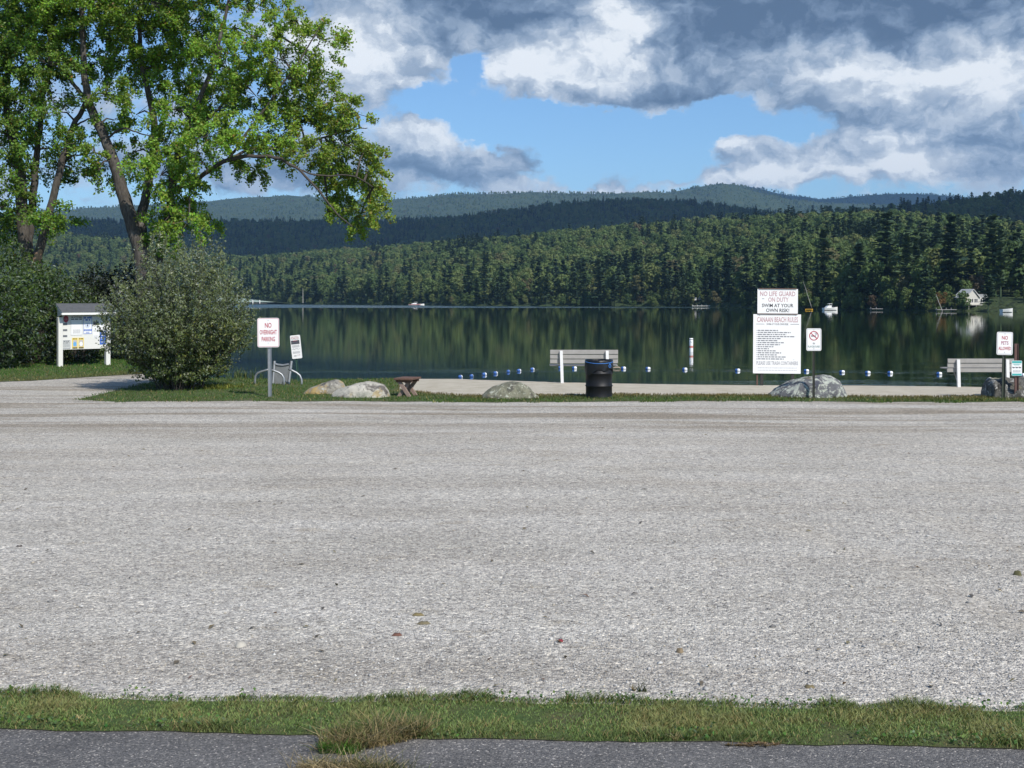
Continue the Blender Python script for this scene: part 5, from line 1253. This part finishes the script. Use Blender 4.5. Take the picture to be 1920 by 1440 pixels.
rk.add(q + [p_ + Vector((.03, 0, 0)) for p_ in q], [(0, 1, 2, 3), (7, 6, 5, 4), (0, 4, 5, 1), (2, 6, 7, 3), (0, 3, 7, 4), (1, 5, 6, 2)]); rk.build('rake_board', M_white, nb)
nc = 6
for k in range(nc):
    s0, s1 = k / nc, min((k + 1.25) / nc, 1.0); yl = (yb + .02) - (yf - .03)
    y0, y1 = yf - .03 + yl * s0, yf - .03 + yl * s1; z0 = ez + (rz_ - ez) * s0; z1 = ez + (rz_ - ez) * s1
    ca = MB(); ca.add([(rx0 - .02, y0, z0 + .034), (rx1 + .02, y0, z0 + .034), (rx1 + .02, y1, z1 + .026), (rx0 - .02, y1, z1 + .026), (rx0 - .02, y0, z0 + .020), (rx1 + .02, y0, z0 + .020), (rx1 + .02, y1, z1 + .016), (rx0 - .02, y1, z1 + .016)],
                      [(0, 1, 2, 3), (7, 6, 5, 4), (0, 4, 5, 1), (2, 6, 7, 3), (0, 3, 7, 4), (1, 5, 6, 2)]); ca.build('shingle_course', M_shing, nb)
def poster(px0, py0, px1, py1, mt, name='poster', border=None):
    cx_, cz_ = kx((px0 + px1) / 2), kzz((py0 + py1) / 2); mb = MB(); rect(mb, cx_, cz_, (px1 - px0) / S, (py1 - py0) / S, -.024, .004)
    o = mb.build(name, mt, nb)
    if border:
        q = MB(); ring_frame(q, (px1 - px0) / S - .012, (py1 - py0) / S - .012, .008, .012, -.0285, -.0265); bo = q.build('border', border, o); bo.location = (cx_, 0, cz_)
    return o
PY = -.0285
M_paper = mat('white_paper', (.74, .74, .73), .6, var=.03)
# red round sign
c_ = (kx(122.8), kzz(603.3)); pp = [(c_[0] + .085 * math.cos(R(22.5 + 45 * k)), c_[1] + .125 * math.sin(R(22.5 + 45 * k))) for k in range(8)]
o = MB().prism(pp, -.028, -.022).build('red_octagon', mat('octagon_red', (.30, .03, .05), .5), nb); word_bars([(c_[0] - .055, c_[0] + .055, c_[1] - .005, .03)], -.0295, mat('dull_pink_print', (.45, .22, .23), .6), o, seed=31)
for k, py in enumerate((613, 624, 635)):
    o = poster(117.2, py - 1.8, 125.2, py + 1.8, mat('slate_label', (.10, .115, .12), .5), 'label'); word_bars([(kx(118), kx(124.5), kzz(py), .022)], PY, M_ink_grey, o, seed=32 + k)
o = poster(131.5, 598, 153.8, 634, M_paper, 'poster', mat('pale_border', (.5, .5, .5), .6))
word_bars([(kx(133), kx(153), kzz(600.2), .028), (kx(132.5), kx(153), kzz(603.8), .034)], PY, M_ink_black, o, 'heading', 41); word_bars([(kx(136), kx(150), kzz(624 + 1.9 * k), .012) for k in range(4)], PY, M_ink_grey, o, seed=42)
o = poster(155.6, 598, 172.5, 632, M_paper, 'poster', M_blue)
word_bars([(kx(157), kx(171), kzz(601.5), .05), (kx(159.5), kx(168.5), kzz(605.5), .05)], PY, M_blue, o, 'heading', 43)
mb = MB(); mb.prism([(kx(163.6) + .085 * math.cos(a), kzz(615.5) + .085 * math.sin(a)) for a in [k * math.pi / 10 for k in range(20)]], PY - .0005, PY + .001); cb_ = mb.build('round_emblem', mat('pale_blue', (.55, .60, .70), .6), o)
MB().prism([(kx(163.6) - .022, kzz(617.5)), (kx(163.6), kzz(612.5)), (kx(163.6) + .022, kzz(617.5))], PY - .0015, PY - .0006).build('emblem_drop', M_ink_black, cb_)
mb = MB(); rect(mb, kx(164), kzz(624.6), .265, .055, PY + .0005, .001); bb = mb.build('blue_band', M_blue, o); text('PROTECTION', .22, .032, (kx(164), PY - .001, kzz(624.6)), M_paper, bb); text('AREA', .12, .045, (kx(164), PY, kzz(629.2)), M_blue, o)
o = poster(174.5, 600, 186, 607, M_paper, 'notice'); word_bars([(kx(175.5), kx(185), kzz(602 + 1.7 * k), .01) for k in range(3)], PY, M_ink_grey, o, seed=44)
o = poster(175, 608.5, 185.2, 615.2, M_ink_black, 'dark_notice'); word_bars([(kx(176), kx(184.3), kzz(610.5 + 1.6 * k), .008) for k in range(3)], PY, M_ink_grey, o, seed=45)
o = poster(174.5, 617, 185.5, 641, M_paper, 'notice'); word_bars([(kx(175.5), kx(184), kzz(625 + 2.2 * k), .012) for k in (0, 1, 5, 6)], PY, M_ink_grey, o, seed=46)
o = poster(186.8, 598, 196, 624, M_paper, 'notice'); MB().prism([(kx(191.5) + .05 * math.cos(a), kzz(613.5) + .05 * math.sin(a)) for a in [k * math.pi / 6 for k in range(12)]], PY - .0005, PY + .001).build('printed_picture', mat('grey_blue_print', (.35, .42, .50), .6), o)
o = poster(187.5, 627, 199.2, 652.5, M_blue, 'blue_notice'); word_bars([(kx(189), kx(198), kzz(630), .02), (kx(189), kx(198), kzz(639.5), .02), (kx(189), kx(195), kzz(642), .012), (kx(189.5), kx(193), kzz(647.5), .03), (kx(195.5), kx(197.5), kzz(648), .02)], PY, M_paper, o, seed=47)
MB().prism([(kx(193.5) - .055, kzz(636.2)), (kx(193.5) + .055, kzz(636.2)), (kx(193.5) + .03, kzz(634)), (kx(193.5), kzz(631.6)), (kx(193.5) - .025, kzz(634))], PY - .0005, PY + .001).build('boat_print', M_paper, o)
o = poster(114.8, 642.5, 131.2, 658.8, mat('grey_paper', (.55, .56, .54), .6), 'notice', M_ink_grey); word_bars([(kx(118), kx(128.5), kzz(645), .022), (kx(117.5), kx(129), kzz(647.8), .024)] + [(kx(116.5), kx(129.5), kzz(650.5 + 1.6 * k), .008) for k in range(4)], PY, M_ink_black, o, seed=48)
M_ypaper = mat('yellow_paper', (.72, .55, .12), .6, var=.03)
for q, (p0, p1, body) in enumerate(((134.2, 145.2, mat('light_blue_print', (.12, .35, .62), .5)), (146.4, 156.6, M_paper))):
    o = poster(p0, 638.5, p1, 658.8, M_ypaper, 'poster'); xm = kx((p0 + p1) / 2)
    word_bars([(xm - .07, xm + .07, kzz(640.6), .025)], PY, M_ink_black, o, 'heading', 50 + q)
    mb = MB(); rect(mb, xm, kzz(649), .13, .21, PY + .0005, .001); i_ = mb.build('picture_ground', mat('grey_print_ground', (.45, .42, .40), .6), o)
    MB().prism([(xm - .05, kzz(653)), (xm - .06, kzz(649)), (xm - .01, kzz(645.5)), (xm + .045, kzz(648)), (xm + .05, kzz(652.5)), (xm, kzz(654.5))], PY - .0015, PY - .0005).build('printed_shape', body, i_)
    mb = MB(); rect(mb, xm, kzz(657.5), .155, .035, PY + .0005, .001); mb.build('footer_band', M_ink_black, o)

# ------------------------------------------------------------------ gangway with tubular handrails
Yg = 30.6; S = F / Yg; b0 = at(527, 716, Yg)
gw = empty('gangway', (b0.x, Yg, float(zg(b0.x, Yg))), 0, 'grey slatted gangway panel standing upright between curved tube handrails', 'gangway')
gx = lambda px: (px - 527) / S
gzz = lambda py: (716 - py) / S
def lean(z): return .12 * z
for (xa, xb, nm) in ((511, 513.5, 'side_rail'), (540, 545.5, 'side_rail')):
    MB().tube([(gx(xa), 0, -.1), (gx(xb), lean(.6), gzz(672.5))], .038, 8).build(nm, M_galv, gw)
ns = 11
for k in range(ns):
    s_ = (k + .5) / ns; xa = 514 + s_ * 24; xb = 516 + s_ * 26.5
    zt = gzz(680 + 2.0 * math.sin(s_ * math.pi))
    MB().add([(gx(xa) - .012, -.01, .0), (gx(xa) + .012, -.01, .0), (gx(xb) + .013, lean(.5), zt), (gx(xb) - .013, lean(.5), zt), (gx(xa) - .012, .015, .0), (gx(xa) + .012, .015, .0), (gx(xb) + .013, lean(.5) + .025, zt), (gx(xb) - .013, lean(.5) + .025, zt)],
             [(0, 1, 2, 3), (7, 6, 5, 4), (0, 4, 5, 1), (2, 6, 7, 3), (0, 3, 7, 4), (1, 5, 6, 2)]).build('slat', mat('dull_grey_slats', (.17, .18, .185), .7, var=.25, vscale=6), gw)
MB().tube([(gx(514), .05, gzz(677.5)), (gx(520), .05, gzz(679.5)), (gx(530), .05, gzz(680.5)), (gx(541), .05, gzz(678.5))], .028, 7).build('crossbar', M_galv, gw)
def hoop(pts, y): 
    q = [(gx(a), y, gzz(b_)) for a, b_ in pts]; MB().tube(q, .028, 8).build('handrail', M_galv, gw, smooth=True)
hoop([(482, 722), (482, 708), (483, 699), (487, 694), (494, 691), (503, 688.5), (512, 686)], -.25)
hoop([(512, 686.5), (520, 689), (528, 692), (534, 696), (537.5, 702), (538, 710), (538, 722)], -.4)
hoop([(545, 686), (552, 689), (560, 693), (566, 698), (569, 705), (569.5, 712), (569.5, 724)], -.3)

# ------------------------------------------------------------------ small wooden stool with crossed legs
Ys = 26.6; S = F / Ys; b0 = at(760, 745, Ys)
stl = empty('wooden_bench', (b0.x - .06, Ys, 0.0), R(-16), 'small rough brown wooden stool bench with crossed legs beside the whitish boulder', 'bench')
hz_ = .40
for k, x_ in enumerate((-.15, 0.0, .15)): MB().box((x_, .30, hz_), (.142, .62, .045)).build('seat_plank', M_brownwood, stl, bevel=.006)
M_leg = mat('pale_brown_wood', (.26, .185, .15), .85, var=.3, vscale=8, bump=.3, bscale=40)
for y_ in (.10, .50):
    for sg in (-1, 1):
        MB().box((0, y_ + .025 * sg, .185), (.085, .04, .49), Matrix.Rotation(R(36 * sg), 3, 'Y')).build('leg', M_leg, stl, bevel=.004)
    MB().box((0, y_, hz_ - .05), (.38, .10, .05)).build('cross_rail', M_brownwood, stl)
MB().box((0, .30, .2), (.05, .42, .07)).build('stretcher', M_brownwood, stl)

# ------------------------------------------------------------------ trash drum with bag
Yd = 26.35; S = F / Yd; b0 = at(1123, 747.5, Yd)
dr = empty('trash_drum', (b0.x, Yd, 0.0), 0, 'black steel trash drum with black liner and blue drawstring', 'trash drum')
M_drum = mat('black_drum_paint', (.008, .008, .009), .52, var=.3, vscale=5, spec=.3, dirt=(.025, .024, .023, .64))
rr = .295; hd = .83
prof_ = [(rr, 0), (rr + .008, .012), (rr, .03)]
for z0 in (.275, .555): prof_ += [(rr, z0 - .022), (rr + .013, z0 - .008), (rr + .013, z0 + .008), (rr, z0 + .022)]
prof_ += [(rr, hd - .02), (rr + .012, hd), (rr - .005, hd + .004), (rr - .02, hd - .3)]
MB().lathe(prof_, 48).build('barrel', M_drum, dr, smooth=True)
M_bag = mat('black_plastic_liner', (.006, .006, .007), .36, var=.2, spec=.45, bump=.6, bscale=14)
mb = MB(); n = 64; rows = [(rr - .03, hd - .25), (rr - .01, hd + .02), (rr + .012, hd + .028), (rr + .022, hd), (rr + .026, hd - .1), (rr + .022, hd - .2), (rr + .020, hd - .235)]
vs_ = []
for i_, (r_, z_) in enumerate(rows):
    for k in range(n):
        a = 2 * math.pi * k / n; fr = max(0, i_ - 2) / 4
        wv = .008 * fr * math.sin(a * 9 + i_) + .006 * fr * math.sin(a * 23 + 2 * i_)
        zz = z_ - fr * .055 * (math.sin(a * 2 + .6) + .6 * math.sin(a * 5 + 1)) * (i_ >= 5)
        vs_.append(((r_ + wv) * math.cos(a), (r_ + wv) * math.sin(a), zz))
mb.add(vs_, [(i_ * n + k, i_ * n + (k + 1) % n, (i_ + 1) * n + (k + 1) % n, (i_ + 1) * n + k) for i_ in range(len(rows) - 1) for k in range(n)])
mb.build('bin_liner', M_bag, dr, smooth=True)
M_cord = mat('bright_blue_plastic', (.06, .22, .62), .4)
cord = [((rr + .034) * math.cos(a), (rr + .034) * math.sin(a), hd - .012 - .035 * math.sin((a - R(200)) / R(140) * math.pi)) for a in np.linspace(R(200), R(340), 22)]
MB().tube(cord, .0055, 5).build('drawstring', M_cord, dr)
a = R(312); lp = [((rr + .04) * math.cos(a) + dx, (rr + .04) * math.sin(a) - .01, hd + dz) for dx, dz in ((0, -.045), (-.025, -.10), (-.012, -.135), (.016, -.13), (.022, -.095), (0, -.045))]
MB().tube(lp, .007, 5).build('drawstring_loop', M_cord, dr)

# ------------------------------------------------------------------ park benches seen from behind
def bench(px0, px1, pxa, pxb, pytop, pybase, Y_, label, M_post, rz=0.0):
    S = F / Y_; xm = (px0 + px1) / 2; b0 = at(xm, pybase, Y_); bx = lambda px: (px - xm) / S
    r = empty('park_bench', (b0.x, Y_, float(zg(b0.x, Y_))), R(rz), label, 'bench', 'park benches facing the lake')
    top = (pybase - pytop) / S; L_ = (px1 - px0) / S; th = 8.0 / S; pitch = 8.7 / S
    for k in range(3): MB().box((0, .03 + .02 * k, top - th / 2 - k * pitch), (L_, .035, th)).build('back_slat', M_wood, r, bevel=.004)
    for k in range(4): MB().box((0, .16 + k * .115, .462), (L_, .10, .032)).build('seat_slat', M_wood, r, bevel=.004)
    for px in (pxa, pxb):
        MB().add([(bx(px) - .038, -.01, -.3), (bx(px) + .038, -.01, -.3), (bx(px) + .038 - .04, -.05, top - .02), (bx(px) - .038 - .04, -.05, top - .02),
                  (bx(px) - .038, .06, -.3), (bx(px) + .038, .06, -.3), (bx(px) + .038 - .04, .008, top - .02), (bx(px) - .038 - .04, .008, top - .02)],
                 [(0, 1, 2, 3), (7, 6, 5, 4), (0, 4, 5, 1), (2, 6, 7, 3), (0, 3, 7, 4), (1, 5, 6, 2)]).build('back_post', M_post, r)
        MB().box((bx(px), .30, .425), (.05, .50, .04)).build('seat_bracket', M_wood, r)
        MB().tube([(bx(px), .05, .08), (bx(px), .42, .41)], .02, 6).build('brace', M_wood, r)
    return r
M_wpost = mat('chipped_white_paint', (.74, .73, .71), .6, var=.1, vscale=7, dirt=(.30, .26, .22, .62))
bench(1031.5, 1159, 1055, 1141, 654, 716.5, 30.9, 'grey slatted bench with white posts left, behind the trash drum', M_wpost, 0)
bench(1777.5, 1906, 1799, 1891, 672.5, 726, 29.5, 'grey slatted bench with white posts right, behind the no pets sign', M_wpost, 0)

# ------------------------------------------------------------------ swim line: floats on a rope
M_fblue = mat('float_blue', (.035, .11, .34), .4, var=.05); M_fwhite = mat('float_white', (.80, .80, .79), .4, var=.04)
FL = [(863, 706), (884, 704.4), (908, 701.2), (929, 698.8), (953, 695.8), (973, 694.2), (998, 691.6), (1051, 688.6), (1077, 689.2), (1169, 689.6), (1215, 690.3), (1284, 691.6), (1383, 693.5), (1512, 694.6), (1579, 696.6), (1627, 698), (1669, 698.3), (1761, 700), (1917, 702.6), (1985, 703.5)]
WH = CAMH - WATER
pos = []
for px, py in FL:
    Y_ = F * WH / (py + 2.2 - HZ); pos.append(Vector(((px - 960) / F * Y_, Y_, WATER + .03)))
def half_float(sg, mt, par, nm):
    pr_ = [(.006, .092 * sg), (.028, .089 * sg), (.048, .074 * sg), (.057, .045 * sg), (.059, .003 * sg)]
    o = MB().lathe(pr_, 16).build(nm, mt, par, smooth=True); o.rotation_euler = (0, R(90), 0); return o
near_w = ['floating beside the round green boulder', 'left of the trash drum', 'between the drum and the rules board', 'right of the rules board', 'near the right bench']
rope = MB()
proto_parts = None
for k, P_ in enumerate(pos):
    px = FL[k][0]
    where = (['first float from the left end of the swim line', 'second float from the left end of the swim line', 'third float from the left end of the swim line', 'fourth float from the left end of the swim line', 'fifth float from the left end of the swim line', 'sixth float from the left end of the swim line', 'seventh float, above the green boulder on the swim line',
              'float behind the left post of the left bench', 'float just right of the left bench post', 'float just right of the trash drum', 'second float right of the trash drum', 'float left below the upright white marker buoy', 'float just left of the rules board', 'float just right of the rules board above the boulder', 'float just right of the lichen boulder',
              'second float right of the lichen boulder', 'third float right of the lichen boulder', 'float just left of the right bench', 'float right of the teal notice sign', 'float beyond the right picture edge'][k])
    r = empty('swim_line_float', P_, 0, 'blue and white ' + where if k > 6 else 'mostly blue ' + where, 'float', 'floats along the swim line rope')
    nxt = pos[min(k + 1, len(pos) - 1)] - pos[max(k - 1, 0)]
    ang = math.atan2(nxt.y, nxt.x)
    r.rotation_euler = (R(6), 0, ang if k > 6 else R(62) + .3 * math.sin(k * 2.0))
    if proto_parts is None: proto_parts = [half_float(1, M_fwhite, r, 'white_half'), half_float(-1, M_fblue, r, 'blue_half')]
    else:
        for q in proto_parts:
            c_ = q.copy(); col.objects.link(c_); c_.parent = r
for k in range(len(pos) - 1):
    a, b_ = pos[k], pos[k + 1]; rope.tube([a, a.lerp(b_, .33) - Vector((0, 0, .045)), a.lerp(b_, .66) - Vector((0, 0, .045)), b_], .004, 4, False)
ro = rope.build('swim_line_rope', mat('grey_rope', (.13, .14, .13), .8)); tag(ro, 'thin pale rope on the water joining the swim floats', 'rope')
# upright marker buoy
Y_ = 58.0; p_ = at(1296, 660, Y_)
mk = empty('marker_buoy', (p_.x, Y_, WATER), R(0), 'upright white marker buoy with a red band standing in the lake', 'buoy')
rb = .095
MB().lathe([(rb, -.5), (rb, .155), (rb, .30)], 20).build('tube', M_fwhite, mk, smooth=True)
MB().lathe([(rb + .003, .19), (rb + .003, .29)], 20).build('red_band', mat('faded_orange_red', (.62, .22, .18), .5), mk, smooth=True)
MB().lathe([(rb, .30), (rb, .655), (rb * .9, .665), (0.001, .667)], 20).build('upper_tube', M_fwhite, mk, smooth=True)
MB().lathe([(rb + .003, .585), (rb + .003, .615)], 20).build('dark_ring', M_ink_black, mk, smooth=True)
mb = MB()
for q in range(3): mb.box((-.03 + q * .012, -rb - .002, .52 - q * .035), (.05, .004, .014))
mb.build('marking', M_ink_grey, mk)
# dark driftwood bits
p_ = at(1156, 688, 43.5); o = MB().tube([(-.18, 0, 0), (-.05, 0, .03), (.08, 0, .035), (.16, 0, 0)], [.01, .025, .025, .01], 6).build('driftwood', mat('pale_driftwood', (.42, .33, .25), .8)); o.location = (p_.x, 43.5, WATER + .02); tag(o, 'short pale stick floating beside the trash drum', 'driftwood')

# ------------------------------------------------------------------ clouds above and behind the frame that shade the hills, and the air
M_cloud = bpy.data.materials.new('cloud_white'); M_cloud.use_nodes = True
b = M_cloud.node_tree.nodes['Principled BSDF']; b.inputs['Base Color'].default_value = (.85, .86, .88, 1); b.inputs['Roughness'].default_value = 1; b.inputs['Specular IOR Level'].default_value = 0
def cloud(label, hill, alt, rx, ry, hgt, seed):
    c_ = Vector(hill) + SUN * ((alt - hill[2]) / SUN.z); n = 56; vs_ = []; fs = []
    for sg in (1, -1):
        for i_ in range(n):
            for j in range(n):
                x, y = (i_ / (n - 1) - .5) * 2, (j / (n - 1) - .5) * 2
                # square to disc
                dx = x * math.sqrt(max(1 - y * y / 2, 0)); dy = y * math.sqrt(max(1 - x * x / 2, 0)); r_ = math.hypot(dx, dy); a = math.atan2(dy, dx)
                k = 1 + .30 * mnoise.fractal(Vector((math.cos(a) * 1.6, math.sin(a) * 1.6, seed)), .8, 2.0, 5)
                th = max(1 - r_ * r_, 0) ** .5
                z = (hgt * th * (.75 + .5 * mnoise.fractal(Vector((dx * 3, dy * 3, seed + 4)), .8, 2.0, 4))) if sg > 0 else -hgt * .18 * th
                vs_.append((dx * k * rx, dy * k * ry, z))
    for s_ in range(2):
        for i_ in range(n - 1):
            for j in range(n - 1):
                q = s_ * n * n + i_ * n + j; f_ = (q, q + n, q + n + 1, q + 1); fs.append(f_ if s_ == 0 else f_[::-1])
    o = MB().add(vs_, fs).build('cloud', M_cloud, smooth=True); o.location = c_; return tag(o, label, 'cloud', None, 'stuff')
cloud('broad cumulus cloud overhead that shades the dark middle hill', (-60, 1850, 110), 900, 1250, 330, 260, 3.0)
cloud('cumulus cloud overhead that shades the right wooded slope', (450, 1130, 75), 900, 240, 150, 150, 8.0)
cloud('distant cumulus cloud that shades the far right mountain', (1500, 5250, 480), 2600, 700, 420, 320, 12.0)
hx = [(-6000, -300, -4), (6000, 9000, 640)]
hv = bpy.data.materials.new('haze_air'); hv.use_nodes = True; t = NT(hv.node_tree); t.n.clear()
pv = t.new('ShaderNodeVolumePrincipled'); pv.inputs['Color'].default_value = (.38, .65, 1.0, 1); pv.inputs['Density'].default_value = 0.80e-4; pv.inputs['Anisotropy'].default_value = 0.0
oo = t.new('ShaderNodeOutputMaterial'); t.l.new(pv.outputs[0], oo.inputs['Volume'])
hb_ = MB().box(((hx[0][0] + hx[1][0]) / 2, (hx[0][1] + hx[1][1]) / 2, (hx[0][2] + hx[1][2]) / 2), (hx[1][0] - hx[0][0], hx[1][1] - hx[0][1], hx[1][2] - hx[0][2])).build('haze', hv)
tag(hb_, kind='stuff')
